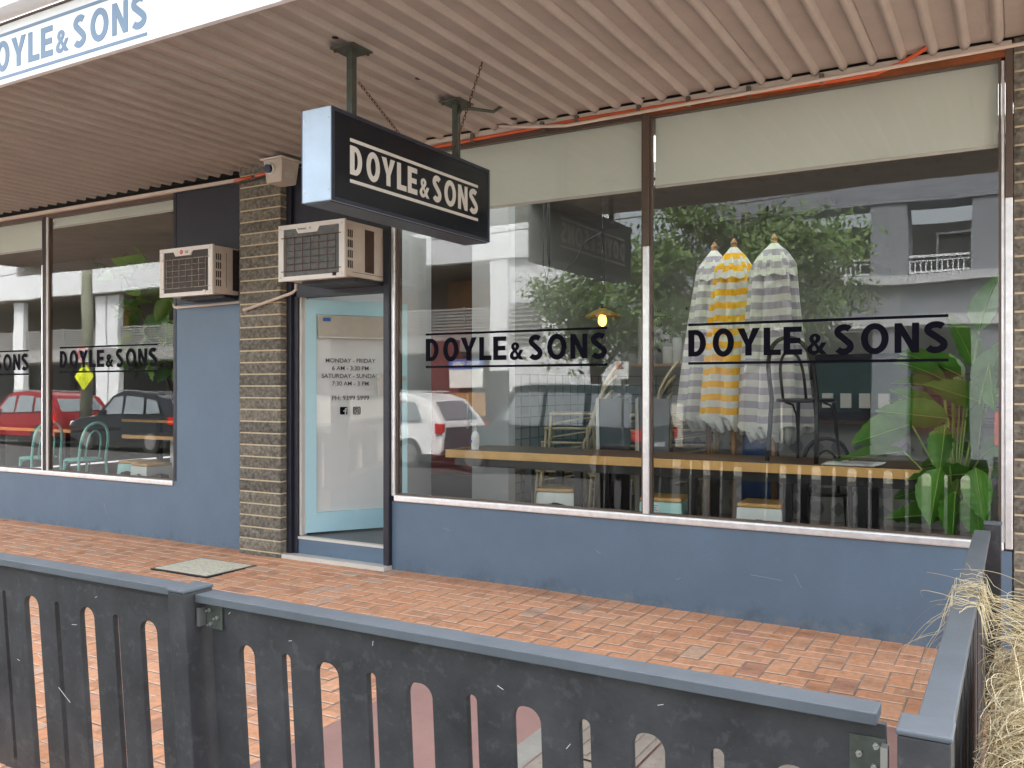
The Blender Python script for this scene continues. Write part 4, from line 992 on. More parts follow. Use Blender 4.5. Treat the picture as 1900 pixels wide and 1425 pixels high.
# dark menu panels leaning near the bar
for k, (x0, x1, y) in enumerate(((-3.22, -2.93, 1.42), (-2.88, -2.60, 1.5))):
    t = root('leaning_panel', ((x0+x1)/2, y, FZ), ['black board panel with white edge strips standing behind the bar', 'wider grey-black board panel behind the chrome mullion'][k], 'board', 'dark boards behind the window bar')
    adopt(t, box('panel', 'ink' if k == 0 else 'panelgrey', x0, x1, y, y+.02, FZ+.02, 1.38)); adopt(t, box('edge_strip', 'whitep', x0-.03, x0-.004, y, y+.02, FZ, 1.38)); adopt(t, MB().tube([(x0+.02, y-.02, FZ), (x0, y-.02, 1.39)], .006, 6).build('frame_rod', 'whitep'))
o = MB().lathe([(.16, FZ), (.17, .7), (.15, 1.25), (.05, 1.32)], -2.02, 2.3, 16).build('blue_bag', 'denim', smooth=True); tag(o, 'dark blue cloth bag hanging below the grey umbrella', 'bag')
# sanitiser bottle, magazines
bx, by, bz = -4.10, .76, .938
t = root('sanitiser_bottle', (bx, by, bz), 'clear pump bottle of hand sanitiser on the left end of the window bar', 'bottle')
adopt(t, MB().lathe([(.032, bz), (.034, bz+.01), (.034, bz+.12), (.026, bz+.145), (.014, bz+.155), (.014, bz+.165)], bx, by, 18).build('bottle', 'bottle', smooth='auto'))
adopt(t, MB().lathe([(.0350, bz+.03), (.0350, bz+.11)], bx, by, 18).build('label_wrap', 'paper'))
adopt(t, MB().lathe([(.016, bz+.166), (.016, bz+.185), (.006, bz+.187), (.006, bz+.215), (.012, bz+.216), (.012, bz+.226)], bx, by, 12).build('pump', 'whitep'))
adopt(t, MB().box(bx-.045, bx, by-.006, by+.006, bz+.216, bz+.226).build('spout', 'whitep')); adopt(t, MB().box(bx-.028, bx-.012, by-.0375, by-.034, bz+.06, bz+.085).build('label_mark', 'bluelabel'))
t = root('newspaper', (-.98, .85, .94), 'white open newspaper lying on the right end of the window bar', 'newspaper')
for k in range(3): adopt(t, box('sheet', 'paper', -1.2+k*.03, -.85+k*.02, .72+.02*k, 1.0, .939+k*.004, .942+k*.004))
for k in range(7): adopt(t, box('print', 'darktxt', -1.12, -.87, .75+k*.033, .757+k*.033, .9505, .951))
# pendant
t = root('pendant_lamp', (-3.29, 1.65, 2.1), 'lit pendant lamp with scalloped brass shade on a black cord', 'lamp')
adopt(t, MB().tube([(-3.29, 1.65, 2.22), (-3.29, 1.65, 3.42)], .004, 6).build('cord', 'blackcable')); 
mb = MB()
for k in range(16):
    a0, a1 = 2*math.pi*k/16, 2*math.pi*(k+1)/16; am = (a0+a1)/2
    def pp(r_, a, z): return (-3.29+r_*math.cos(a), 1.65+r_*math.sin(a), z)
    mb.add([pp(.03, a0, 2.2), pp(.03, a1, 2.2), pp(.17, a1, 2.13), pp(.185, am, 2.12), pp(.17, a0, 2.13)], [(0, 1, 2, 3, 4)])
o = mb.build('shade', 'brass'); md = o.modifiers.new('s', 'SOLIDIFY'); md.thickness = .002; adopt(t, o)
adopt(t, MB().lathe([(.02, 2.19), (.024, 2.24), (.012, 2.26)], -3.29, 1.65, 12).build('socket', 'blackcable'))
adopt(t, MB().lathe([(.012, 2.18), (.036, 2.11), (.04, 2.08), (.028, 2.05), (.006, 2.035)], -3.29, 1.65, 14).build('bulb', 'bulb', smooth=True))
t = root('hanging_cable', (-3.7, 1.3, 2.9), 'loose loop of black cable hanging near the pendant lamp', 'cable')
adopt(t, MB().tube([(-3.72, 1.4, 3.42), (-3.72, 1.4, 2.7), (-3.70, 1.4, 2.52), (-3.62, 1.45, 2.5), (-3.5, 1.5, 2.62), (-3.46, 1.6, 2.8), (-3.29, 1.65, 2.9)], .005, 6).build('cable', 'blackcable', smooth=True))
adopt(t, MB().tube([(-3.76, 1.4, 3.42), (-3.77, 1.4, 2.6), (-3.73, 1.4, 2.47), (-3.70, 1.4, 2.6), (-3.71, 1.4, 3.42)], .004, 6).build('cable', 'blackcable', smooth=True))

# ---------------- plants
def leafmesh(L, W, droop, n=9, m_=5):
    v = []; f = []; W *= 1.18
    for i in range(n+1):
        t_ = i/n; w_ = W*math.sin(math.pi*min(1, t_**.75))**.8*(1-.15*t_) if 0 < t_ < 1 else .002
        for j in range(m_):
            u = (j/(m_-1)-.5)*2
            v.append((t_*L, u*w_, abs(u)*w_*.28-droop*t_*t_*L+.010*math.sin(t_*38)*abs(u)))
    for i in range(n):
        for j in range(m_-1): f.append((i*m_+j, i*m_+j+1, (i+1)*m_+j+1, (i+1)*m_+j))
    return v, f
def plantleaf(mb, base, dirv, L, W, droop, roll=0, vein=None):
    v, f = leafmesh(L, W, droop, 14)
    d = Vector(dirv).normalized(); q = d.to_track_quat('X', 'Z').to_matrix().to_4x4(); mtx = Matrix.Translation(Vector(base)) @ q @ Matrix.Rotation(roll, 4, 'X')
    mb.add([mtx @ Vector(p) for p in v], f)
    if vein is not None:
        vein.tube([mtx @ (Vector(v[i*5+2])+Vector((0, 0, -.0015))) for i in range(15)], .0035, 4, r1=.001)
        vein.tube([mtx @ (Vector(v[i*5+2])+Vector((0, 0, .0025))) for i in range(15)], .0035, 4, r1=.001)
t = root('potted_plant', (-.38, .7, FZ), 'large leafy philodendron in a pot behind the right end of the window', 'plant')
mb = MB(); ve = MB(); st = MB(); C0 = Vector((-.36, .60, .62))
def plf(tip, L, W, dirv, droop=.25, roll=0):
    d = Vector(dirv).normalized(); base = Vector(tip)-d*L*.9
    plantleaf(mb, base, d, L, W, droop, roll, ve); st.tube([C0, C0.lerp(base, .5)+Vector((0, .03, .06)), base], .006, 5)
# each leaf: tip position, length, half width, direction of growth
plf((-.47, .30, .66), .36, .105, (-.15, -.10, -1), 0, 1.55)
plf((-.18, .28, .71), .32, .09, (.15, -.1, -1), 0, 1.5)
plf((-.42, .34, .98), .30, .085, (-.1, -.1, -1), 0, 1.6)
plf((-.72, .45, .64), .42, .10, (-1, -.25, -.10), .02, .9)
plf((-1.05, .62, 1.0), .44, .085, (-1, -.1, -.14), .05, .5)
plf((-.95, .62, 1.12), .40, .12, (-1, -.1, -.35), .05, 1.0)
plf((-.78, .55, 1.32), .44, .10, (-1, -.2, .10), .0, 1.1)
plf((-.50, .62, 1.50), .40, .09, (-.8, 0, .3), .05, 1.0)
plf((-.22, .45, 1.08), .34, .11, (-.1, -.2, -1), 0, 1.5)
plf((-.13, .50, 1.36), .30, .10, (.1, -.2, -1), 0, 1.5)
plf((-.35, .32, .60-.03), .30, .10, (-.05, -.05, -1), 0, 1.3)
plf((-.20, .34, .60-.03), .30, .10, (.1, -.05, -1), 0, 1.7)
plf((-.10, .6, 1.75), .35, .10, (.3, 0, 1), .1, 1.2)
plf((-.35, .8, 1.95), .40, .10, (-.3, 0, 1), .2, .8)
plf((-.65, .8, 1.75), .42, .09, (-1, 0, .6), .2, .8)
plf((-.60, .5, .90), .40, .08, (-1, -.2, -.1), .05, .8)
plf((-.15, .75, 2.2), .40, .09, (.2, 0, 1), .2, 1.0)
for k in range(16):
    a = rnd.uniform(0, 6.28); e = rnd.uniform(-.3, .9); d = Vector((math.cos(a), abs(math.sin(a))*.6+.2, e)); tip = C0+Vector((0, .15, rnd.uniform(.1, 1.0)))+d*.35
    if tip.x > .05: tip.x = .02
    plf(tip, rnd.uniform(.28, .38), rnd.uniform(.06, .09), d, .2, rnd.uniform(0, 1.5))
o = mb.build('foliage', 'leaf', smooth=True); adopt(t, o); adopt(t, ve.build('veins', 'leafy')); adopt(t, st.build('stems', 'leafy', smooth=True))
adopt(t, MB().lathe([(.10, FZ), (.14, FZ+.30), (.15, FZ+.32), (.13, FZ+.32)], -.38, .7, 20).build('pot', 'pot', smooth='auto'))
o = box('orange_notice', 'orange', -.125, -.072, .35, .36, 1.13, 1.33); tag(o, 'small bright orange-red notice in the window beside the plant leaves', 'notice')
t = root('fig_tree', (-9.2, 1.6, FZ), 'tall fiddle leaf fig behind the window left of the dark panel', 'plant')
mb = MB(); m2 = MB(); sp = [Vector((-9.0, 1.9, FZ)), Vector((-9.1, 1.7, 1.2)), Vector((-9.4, 1.5, 2.2)), Vector((-9.75, 1.4, 2.95))]
st = MB().tube(sp, .018, 8); st.tube([(-9.1, 1.7, 1.2), (-9.0, 1.5, 2.0), (-8.9, 1.35, 2.6)], .014, 6)
for k in range(84):
    if k < 12: c = Vector((-9.85, 1.4, 2.85))+Vector((rnd.uniform(-.35, .7), rnd.uniform(-.15, .15), rnd.uniform(-.05, .2)))
    else: c = Vector((-9.05, 1.3, 2.3))+Vector((rnd.uniform(-.45, .55), rnd.uniform(-.2, .25), rnd.uniform(-.65, .45)))
    d = Vector((rnd.uniform(-1, 1), rnd.uniform(-.8, .2), rnd.uniform(-.9, .5) if k >= 12 else rnd.uniform(-.1, 1)))
    plantleaf(mb if k % 3 else m2, c, d, rnd.uniform(.22, .32), rnd.uniform(.07, .10), .2, rnd.uniform(-1, 1))
adopt(t, mb.build('foliage', 'leaf2', smooth=True)); adopt(t, m2.build('young_foliage', 'figlight', smooth=True)); adopt(t, st.build('trunk', 'bark')); adopt(t, MB().lathe([(.14, FZ), (.18, FZ+.3)], -9.0, 1.9, 16).build('pot', 'pot'))
t = root('trailing_plant', (-7.9, 1.2, 2.0), 'small leaved trailing plant hanging behind the end of the left window lettering', 'plant')
mb = MB(); st = MB()
for k in range(5):
    x = -8.15+k*.09; p = [(x+.03*math.sin(i*.9+k), 1.1, 2.0-i*.09) for i in range(11-k % 3)]; st.tube(p, .003, 4)
    for q in p: plantleaf(mb, q, (rnd.uniform(-1, 1), -.5, rnd.uniform(-.8, .1)), .07, .03, .2, rnd.uniform(-1, 1))
adopt(t, mb.build('foliage', 'leaf2', smooth=True)); adopt(t, st.build('stems', 'bark'))

# ================================================================== FENCE (leans slightly towards the street)
LEAN = .07
YP = -3.694
F = root('timber_fence', (-2.3, YP, 0), 'low black plywood cafe fence with vertical slots, grey top rails and square posts', 'fence')
def ly(z): return YP-LEAN*(z-.64)
def rrect(a, b, zb, zt, r2, n=8):
    p = []
    for (qx, qz, a0) in ((a+r2, zt-r2, 180), (b-r2, zt-r2, 90), (b-r2, zb+r2, 0), (a+r2, zb+r2, -90)):
        for i in range(n+1): th_ = R(a0-90*i/n); p.append((qx+r2*math.cos(th_), qz+r2*math.sin(th_)))
    return p
def panel(x0, x1, slots, z0, z1, th=.02):
    polys = [[(x0, z0), (x1, z0), (x1, z1), (x0, z1)]]+[rrect(a, b, zb, zt, min((b-a)/2, .04)*.999) for (a, b, zb, zt) in slots]
    return curve_mesh('slotted_panel', polys, 'fence', lambda u, v, d: Vector((u, ly(v)+d, v)), th)
s1 = [(-3.8437, -3.8165, -0.0152, 0.6775), (-3.6984, -3.604, -0.0577, 0.6775), (-4.1922, -4.165, -0.0152, 0.6775), (-4.0469, -3.9525, -0.0577, 0.6775), (-3.4952, -3.4714, -0.0152, 0.6775), (-3.3498, -3.2555, -0.0577, 0.6775), (-3.1526, -3.1237, -0.0152, 0.675), (-3.0013, -2.9155, -0.0577, 0.6775), (-2.8075, -2.7778, -0.0152, 0.6716), (-2.6605, -2.5713, -0.0577, 0.6733)]
adopt(F, panel(-4.2925, -2.4183, s1, -.075, 0.7795))
s2 = [(-2.1743, -2.1046, -0.0577, 0.658), (-1.9856, -1.9491, -0.0152, 0.6562), (-1.8479, -1.7561, -0.0577, 0.6546), (-1.649, -1.615, -0.0152, 0.6529), (-1.5062, -1.4152, -0.0577, 0.6512), (-1.3022, -1.2682, -0.0152, 0.6495), (-1.1585, -1.0727, -0.0577, 0.6478), (-0.963, -0.9316, -0.0152, 0.6461), (-0.8202, -0.7352, -0.0577, 0.6443), (-0.6222, -0.5907, -0.0152, 0.6427), (-0.4777, -0.3936, -0.0577, 0.641)]
adopt(F, panel(-2.295, -0.2422, s2, -.075, 0.771))
def rail(x0, x1, za, zb, y0, y1, t_=.026):
    mb = MB(); v = []
    for x, z in ((x0, za), (x1, zb)):
        for y, zz in ((y0, z-t_), (y1, z-t_), (y1, z), (y0, z)): v.append((x, y, zz))
    return mb.add(v, [(0, 1, 2, 3), (4, 7, 6, 5), (0, 4, 5, 1), (1, 5, 6, 2), (2, 6, 7, 3), (3, 7, 4, 0)]).build('top_rail', 'fencetop', bevel=.002)
adopt(F, rail(-4.335, -2.4097, 0.8118, 0.8126, YP-.038, YP+.042)); adopt(F, rail(-2.3307, -0.2567, 0.8059, 0.8025, YP-.042, YP+.038))
adopt(F, MB().box(-4.335, -2.4183, YP-.017, YP+.02, 0.7685, 0.7863).build('rail_packer', 'ply'))
def post(x0, x1, y0, y1, zt, lean=LEAN, cap=True):
    v = []
    for z in (-.25, zt):
        o = -lean*(z-.64); v += [(x0, y0+o, z), (x1, y0+o, z), (x1, y1+o, z), (x0, y1+o, z)]
    p = MB().add(v, [(0, 3, 2, 1), (4, 5, 6, 7), (0, 1, 5, 4), (1, 2, 6, 5), (2, 3, 7, 6), (3, 0, 4, 7)]).build('post', 'fence', bevel=.003)
    adopt(F, p); o = -lean*(zt-.64)
    c = MB().box(x0-.003, x1+.003, y0-.003+o, y1+.003+o, zt+.001, zt+.013).build('cap', 'fencetop', bevel=.004)
    c.parent = p; c.matrix_parent_inverse = Matrix.Identity(4); return p
post(-2.4123, -2.3358, YP-.072, YP+.047, 0.8135)
post(-0.2023, -0.1088, -3.864, -3.7662, 0.8135, .01)
post(-0.1403, -0.0697, -0.9698, -0.8933, 0.8263, 0)
polys = [[(-3.762, -.07), (-0.974, -.07), (-0.974, 0.771), (-3.762, 0.771)]]
for k in range(14):
    yy = -3.6175+k*.187; wd = .085 if k % 2 else .034; polys.append(rrect(yy, yy+wd, -.02, 0.6562, min(wd/2, .04)*.999))
adopt(F, curve_mesh('slotted_panel', polys, 'fence', lambda u, v, d: Vector((-0.1573+d, u, v)), .022)); adopt(F, box('top_rail', 'fencetop', -0.181, -0.113, -3.762, -0.9714, 0.777, 0.8033, bevel=.003))
def bracket(x, z, s_):
    yb = ly(z)-.004; x2 = x+.072*s_
    b = adopt(F, MB().box(min(x, x2), max(x, x2), yb-.003, yb+.002, z-.038, z+.038).build('hinge_bracket', 'galv'))
    a = MB().box(x-.005*s_-.012, x-.005*s_+.002, yb-.03, yb-.004, z-.03, z+.03).build('hinge_knuckle', 'bolt'); a.parent = b; a.matrix_parent_inverse = Matrix.Identity(4)
    for dx, dz in ((.018, .022), (.052, .0), (.022, -.024)):
        o = MB().tube([(x+dx*s_, yb-.003, z+dz), (x+dx*s_, yb-.010, z+dz)], .007, 6).tube([(x+dx*s_, yb-.010, z+dz), (x+dx*s_, yb-.022, z+dz)], .0035, 6).build('bolt', 'bolt'); o.parent = b; o.matrix_parent_inverse = Matrix.Identity(4)
bracket(-2.3077, 0.7328, 1)
bracket(-0.2422, 0.703, -1)
for (x, z, a, l_) in ((-3.28, .452, -.5, .026), (-3.42, .41, -.2, .017), (-3.16, .342, -.55, .085), (-3.6, .648, 1.2, .017), (-2.21, .75, .8, .010), (-1.95, .70, .2, .012), (-1.62, .735, 1.4, .014), (-1.2, .69, -.4, .02), (-.75, .72, .3, .015), (-1.0, .56, .9, .018), (-2.9, .72, .4, .012), (-3.05, .60, .1, .03), (-1.35, .40, .15, .05)):
    adopt(F, MB().bar((x, ly(z)-.002, z), (x+l_*math.cos(a), ly(z)-.002, z+l_*math.sin(a)), .0013, .0013).build('scratch', 'paper'))

# ---------------- planter and dry grass
t = root('planter_box', (.25, -2.9, -.08), 'weathered timber planter trough beside the fence at the right', 'planter')
for k in range(5): adopt(t, box('board', 'timber', -.072, .7, -3.76, -3.735, -.08+k*.126, .04+k*.126)); adopt(t, box('board', 'timber', -.072, -.05, -3.73, -2.1, -.08+k*.126, .04+k*.126))
adopt(t, box('liner', 'ply', -.045, .69, -3.725, -2.11, -.08, .53)); adopt(t, box('corner_post', 'black', -.088, -.074, -3.765, -3.73, -.1, .555))
def straw():
    rs = random.Random(21); mb = MB(); k = 0
    C = Vector((.24, -3.0, .55)); RX, RY, RZ = .36, .78, .21
    while k < 4600:
        u = rs.random(); over = u < .012
        a = rs.uniform(0, 2*math.pi); q = rs.random()**.5
        p = C+Vector((RX*q*math.cos(a), RY*q*math.sin(a), 0)); top = RZ*math.sqrt(max(0, 1-q*q))*rs.uniform(.25, 1.0); p.z = .52+top
        b = rs.uniform(0, 2*math.pi); d = Vector((math.cos(b), math.sin(b), rs.uniform(.1, 1.0))).normalized()
        if over: p = Vector((rs.uniform(.0, .12), rs.uniform(-2.7, -2.25), rs.uniform(.68, .78))); b = math.pi+rs.uniform(-.7, .5); d = Vector((math.cos(b), math.sin(b), rs.uniform(.35, .9))).normalized()
        L = rs.uniform(.18, .55) if not over else rs.uniform(.25, .5); n = 12; st = L/n; g = rs.uniform(.05, .26); cx_ = rs.uniform(-.22, .22); pts = [p.copy()]
        for i in range(n):
            d = d+Vector((-d.y*cx_, d.x*cx_, -g))+Vector((rs.uniform(-.05, .05), rs.uniform(-.05, .05), rs.uniform(-.05, .05))); d.normalize()
            q2 = pts[-1]+d*st
            if q2.z < .56 and abs(q2.x-C.x) < RX*.9 and q2.y > -3.7 and q2.y < -2.15: q2.z = .56+rs.random()*.02; d.z = abs(d.z)*.3
            pts.append(q2)
        if over:
            for q2 in pts:
                if -.19 < q2.x < -.09: q2.z = max(q2.z, .818+rs.random()*.012)
            if pts[-1].x < -.36: continue
        elif any(q2.x < -.098 for q2 in pts): continue
        k += 1; h = rs.random(); c = Vector((.66, .50, .24)).lerp(Vector((.92, .82, .56)), h)*rs.uniform(.7, 1.1)
        if rs.random() < .12: c = Vector((.32, .22, .10))
        mb.tube(pts, rs.uniform(.0009, .0017), 3, False, tuple(c), r1=.0005)
    return mb.build('dry_grass', 'straw')
tag(straw(), 'mop of dry straw-coloured ornamental grass spilling over the fence rail at the right', 'grass')

# ================================================================== ACROSS THE ROAD (seen in the glass)
def root2(*a, **k): return root(*a, **k)
b = root('apartment_building', (-28, -22, -.2), 'white modern building with timber lined balconies across the road', 'building')
def bp(name, m, x0, x1, y0, y1, z0, z1): return adopt(b, box(name, m, x0, x1, y0, y1, z0, z1))
bp('back_wall', 'bbrown', -62, -13.4, -24.2, -24, -.2, 9); bp('balcony_band', 'bwhite', -62, -13.9, -20.3, -19.9, 5.85, 7.6); bp('balcony_soffit', 'bbrown', -62, -15.6, -24, -20.3, 5.75, 5.84); bp('upper_wall', 'bwhite', -62, -13.9, -24, -20.35, 7.6, 11)
for x0, x1 in ((-44.4, -43.6), (-37.8, -37.0), (-36.9, -36.1), (-52, -51.2), (-26, -25.2)): bp('column', 'bwhite', x0, x1, -20.6, -20.31, -.2, 5.84)
bp('end_wall', 'bwhite', -15.7, -15.0, -20.6, -19.95, 2.0, 5.84); bp('end_wall', 'bwhite', -15.0, -11.2, -20.8, -20.1, -.2, 9.5)
for (x0, x1) in ((-43.5, -37.85), (-36, -26.1), (-25.1, -15.8), (-51, -44.5)):
    s_ = MB()
    for k in range(9): s_.box(x0, x1, -20.5, -20.46, 3.32+k*.11, 3.38+k*.11)
    for q in range(int((x1-x0)/1.6)+1): s_.box(x0+q*1.6, x0+q*1.6+.05, -20.45, -20.40, 3.3, 4.32)
    adopt(b, s_.build('balcony_screen', 'bslat'))
bp('floor_slab', 'bslat', -62, -13.9, -24, -20.2, 2.7, 3.28)
for x0 in (-42.5, -34, -30, -24, -20): bp('timber_cladding', 'bwood', x0, x0+2.6, -23.9, -23.7, 3.3, 5.7)
for x0 in range(-60, -16, 4): bp('shop_window', 'wglass', x0+.3, x0+3.6, -23.6, -23.4, .2, 2.5)
s_ = MB()
for k in range(10): s_.box(-14.95, -13.75, -20.05, -20.0, 2.95+k*.14, 3.02+k*.14)
adopt(b, s_.build('louvre', 'bslat'))
# grey classical building
b = root('bank_building', (-2, -17, -.2), 'grey rendered older building with white balcony railings across the road', 'building')
bp('entablature', 'bgrey', -7.5, 14, -17, -16, 5.65, 6.6); bp('cornice', 'bledge', -7.6, 14, -17, -15.85, 6.6, 6.85); bp('parapet', 'bgrey', -7.5, 14, -17, -16.1, 6.85, 8.6)
for x0, x1 in ((-7.5, -6.6), (-2.96, -2.17), (-.9, .1), (3, 4), (7, 8)): bp('column', 'bgrey', x0, x1, -16.9, -16.05, -.2, 5.64)
bp('balcony_wall', 'bdark', -7.4, 14, -19, -18.8, 3.9, 5.64); bp('balcony_floor', 'bledge', -7.6, 14, -18.8, -15.85, 3.85, 4.05)
for k, x0 in enumerate((-5.6, -1.75, 1.2)):
    w_ = bp('window', 'wglass', x0, x0+.9, -18.79, -18.76, 4.2, 5.35)
    f_ = MB().box(x0-.06, x0, -18.78, -18.7, 4.15, 5.4).box(x0+.9, x0+.96, -18.78, -18.7, 4.15, 5.4).box(x0, x0+.9, -18.78, -18.7, 4.72, 4.76).box(x0+.43, x0+.47, -18.78, -18.7, 4.2, 4.72).box(x0, x0+.9, -18.78, -18.7, 5.35, 5.4).build('frame', 'bwhite'); f_.parent = w_; f_.matrix_parent_inverse = Matrix.Identity(4)
for x0, x1 in ((-6.6, -2.98), (-2.15, -.92), (.12, 2.98)):
    r_ = MB().box(x0, x1, -15.98, -15.93, 4.42, 4.47).box(x0, x1, -15.98, -15.93, 4.08, 4.12).box(x0, x1, -15.98, -15.93, 4.33, 4.35)
    for q in range(int((x1-x0)/.11)): r_.box(x0+q*.11, x0+q*.11+.025, -15.97, -15.94, 4.12, 4.33)
    adopt(b, r_.build('railing', 'bwhite'))
bp('lower_wall', 'bgrey', -7.5, 14, -16.9, -16.1, 3.1, 3.84); bp('string_course', 'bledge', -7.55, 14, -16.9, -15.95, 2.85, 3.09)
bp('shop_wall', 'bgrey', -7.5, -5.2, -16.9, -16.15, -.2, 2.84); bp('shop_glass', 'wglass', -5.2, 14, -17.2, -17.1, -.2, 2.84)
bp('red_display', 'redshade', -2.1, -1.0, -16.9, -16.6, .4, 1.85)
# shop poster opposite with phone number
t = root('shop_poster', (-17, -19.85, .5), 'blue and white shop poster with phone number beside a dark red panel across the road', 'poster')
adopt(t, box('backing', 'redshade', -18.1, -16.9, -19.88, -19.8, -.2, 3.1)); adopt(t, box('blue_strip', 'bluelabel', -17.25, -15.85, -19.79, -19.74, 2.1, 2.45)); adopt(t, box('white_panel', 'paper', -17.25, -15.85, -19.79, -19.74, 1.44, 2.09)); adopt(t, box('lower_panel', 'pole', -17.25, -15.75, -19.79, -19.74, .48, 1.26)); adopt(t, box('lower_panel', 'leafy', -17.25, -16.4, -19.735, -19.72, .48, .75))
text('lettering', '9399 5896', 'paper', .26, lambda u, v, d: Vector((-16.55-u, -19.735+d, 2.18+v)), t, .02)
# fluorescent signs on utility pole
t = root('utility_pole', (-24.2, -10.6, -.2), 'grey-green timber utility pole across the road', 'pole'); adopt(t, MB().tube([(-24.25, -10.7, -.4), (-24.25, -10.7, 7.5)], .17, 14).build('shaft', 'upole', smooth=True))
t = root('crossing_sign', (-23.95, -10.4, 1.7), 'fluorescent yellow diamond pedestrian crossing sign on the utility pole', 'sign')
adopt(t, MB().prism([(-23.95, 1.38), (-23.50, 1.78), (-23.95, 2.18), (-24.40, 1.78)], -10.42, -10.40).build('plate', 'yellow'))
lw = lambda u, v, d: Vector((u, -10.399+d, v))
curve_mesh('symbol', [stroke([(-24.03, 1.56), (-23.98, 1.78)], .035), stroke([(-23.87, 1.56), (-23.92, 1.78)], .035), [(-24.05, 1.95), (-23.97, 1.95), (-23.97, 1.86), (-23.93, 1.86), (-23.93, 1.95), (-23.85, 1.95), (-23.95, 2.06)]], 'vinyl', lw, .004, t)
curve_mesh('symbol_ring', [ell(-23.95, 1.67, .19, .17, 28), ell(-23.95, 1.67, .175, .155, 28)], 'vinyl', lw, .004, t)
t = root('speed_sign', (-24.0, -10.4, 2.2), 'white speed limit sign reading 40 above the yellow crossing sign', 'sign')
adopt(t, box('plate', 'paper', -24.30, -23.78, -10.43, -10.41, 2.2, 2.68))
curve_mesh('red_ring', [ell(-24.04, 2.44, .22, .22, 32), ell(-24.04, 2.44, .175, .175, 32)], 'red', lambda u, v, d: Vector((u, -10.409+d, v)), .004, t)
text('lettering', '40', 'vinyl', .30, lambda u, v, d: Vector((-24.04-u, -10.409+d, 2.335+v)), t, .03)
t = root('parking_sign', (-6.2, -9, 1.6), 'small white 2P parking sign on a slim pole across the road', 'sign')
adopt(t, box('plate', 'paper', -6.36, -6.07, -9.02, -9.0, 1.62, 1.93)); adopt(t, MB().tube([(-6.2, -9.05, -.3), (-6.2, -9.05, 2.0)], .025, 8).build('pole', 'galv'))
text('lettering', '2P', 'cargreen', .16, lambda u, v, d: Vector((-6.18-u-.06, -8.999+d, 1.80+v)), t, .02); curve_mesh('red_ring', [ell(-6.28, 1.85, .05, .05, 20), ell(-6.28, 1.85, .035, .035, 20)], 'red', lambda u, v, d: Vector((u, -8.999+d, v)), .003, t)
# power lines
t = root('power_line', (-15, -13, 6.4), 'thin power lines strung across the road frontage', 'cable')
for z in (5.8, 6.3): adopt(t, MB().tube([(-60+i*4, -13, z-.5*math.sin(math.pi*(i % 8)/8)) for i in range(21)], .015, 5).build('wire', 'blackcable'))
# tree
def tree(x, y, zc, rx, rz_, label, n, hg):
    t = root('street_tree', (x, y, -.2), label, 'tree', 'trees across the road'); rs = random.Random(int(x*7))
    tr = MB().tube([(x, y, -.3), (x+.1, y, 1.2), (x, y-.1, 2.6), (x+.1, y, zc+.6)], .20, 10, r1=.07)
    for k in range(9):
        a = k*.7; tr.tube([(x, y, 1.6+k*.22), (x+math.cos(a)*rx*.4, y+math.sin(a)*rx*.4, 2.3+k*.25), (x+math.cos(a)*rx*.8, y+math.sin(a)*rx*.7, zc-.3+k*.12)], .07, 6, r1=.02)
    adopt(t, tr.build('trunk', 'bark', smooth=True)); mb = MB()
    cl = []
    for k in range(60):
        a = rs.uniform(0, 6.28); e = rs.uniform(-1, 1); q = rs.random()**.35
        cl.append((Vector((x+rx*q*math.cos(a)*math.sqrt(1-e*e*.8), y+rx*.8*q*math.sin(a)*math.sqrt(1-e*e*.8), zc+rz_*e*q)), rs.uniform(.3, .75), rs.uniform(.6, 1.3)))
    for k in range(n):
        c, r_, br = rs.choice(cl); p = c+Vector((rs.gauss(0, 1), rs.gauss(0, 1), rs.gauss(0, .7)))*r_*.5
        d = Vector((rs.uniform(-1, 1), rs.uniform(-1, 1), rs.uniform(-1, .2))).normalized(); L = rs.uniform(.10, .22); s_ = d.cross(Vector((rs.random(), rs.random(), rs.random()))).normalized()*L*.2
        col = Vector((.05, .11, .025)).lerp(Vector((.13, .20, .05)), rs.random())*br
        mb.add([p, p+d*L*.5+s_, p+d*L, p+d*L*.5-s_], [(0, 1, 2, 3)], tuple(col))
    adopt(t, mb.build('crown', 'treeleaf')); return t
tree(-5.2, -12.7, 3.9, 2.5, 1.9, 'broad green street tree opposite the right windows', 15000, 0)
tree(-8.9, -13.6, 3.6, 1.5, 1.6, 'smaller green street tree beside the white end wall', 7000, 0)
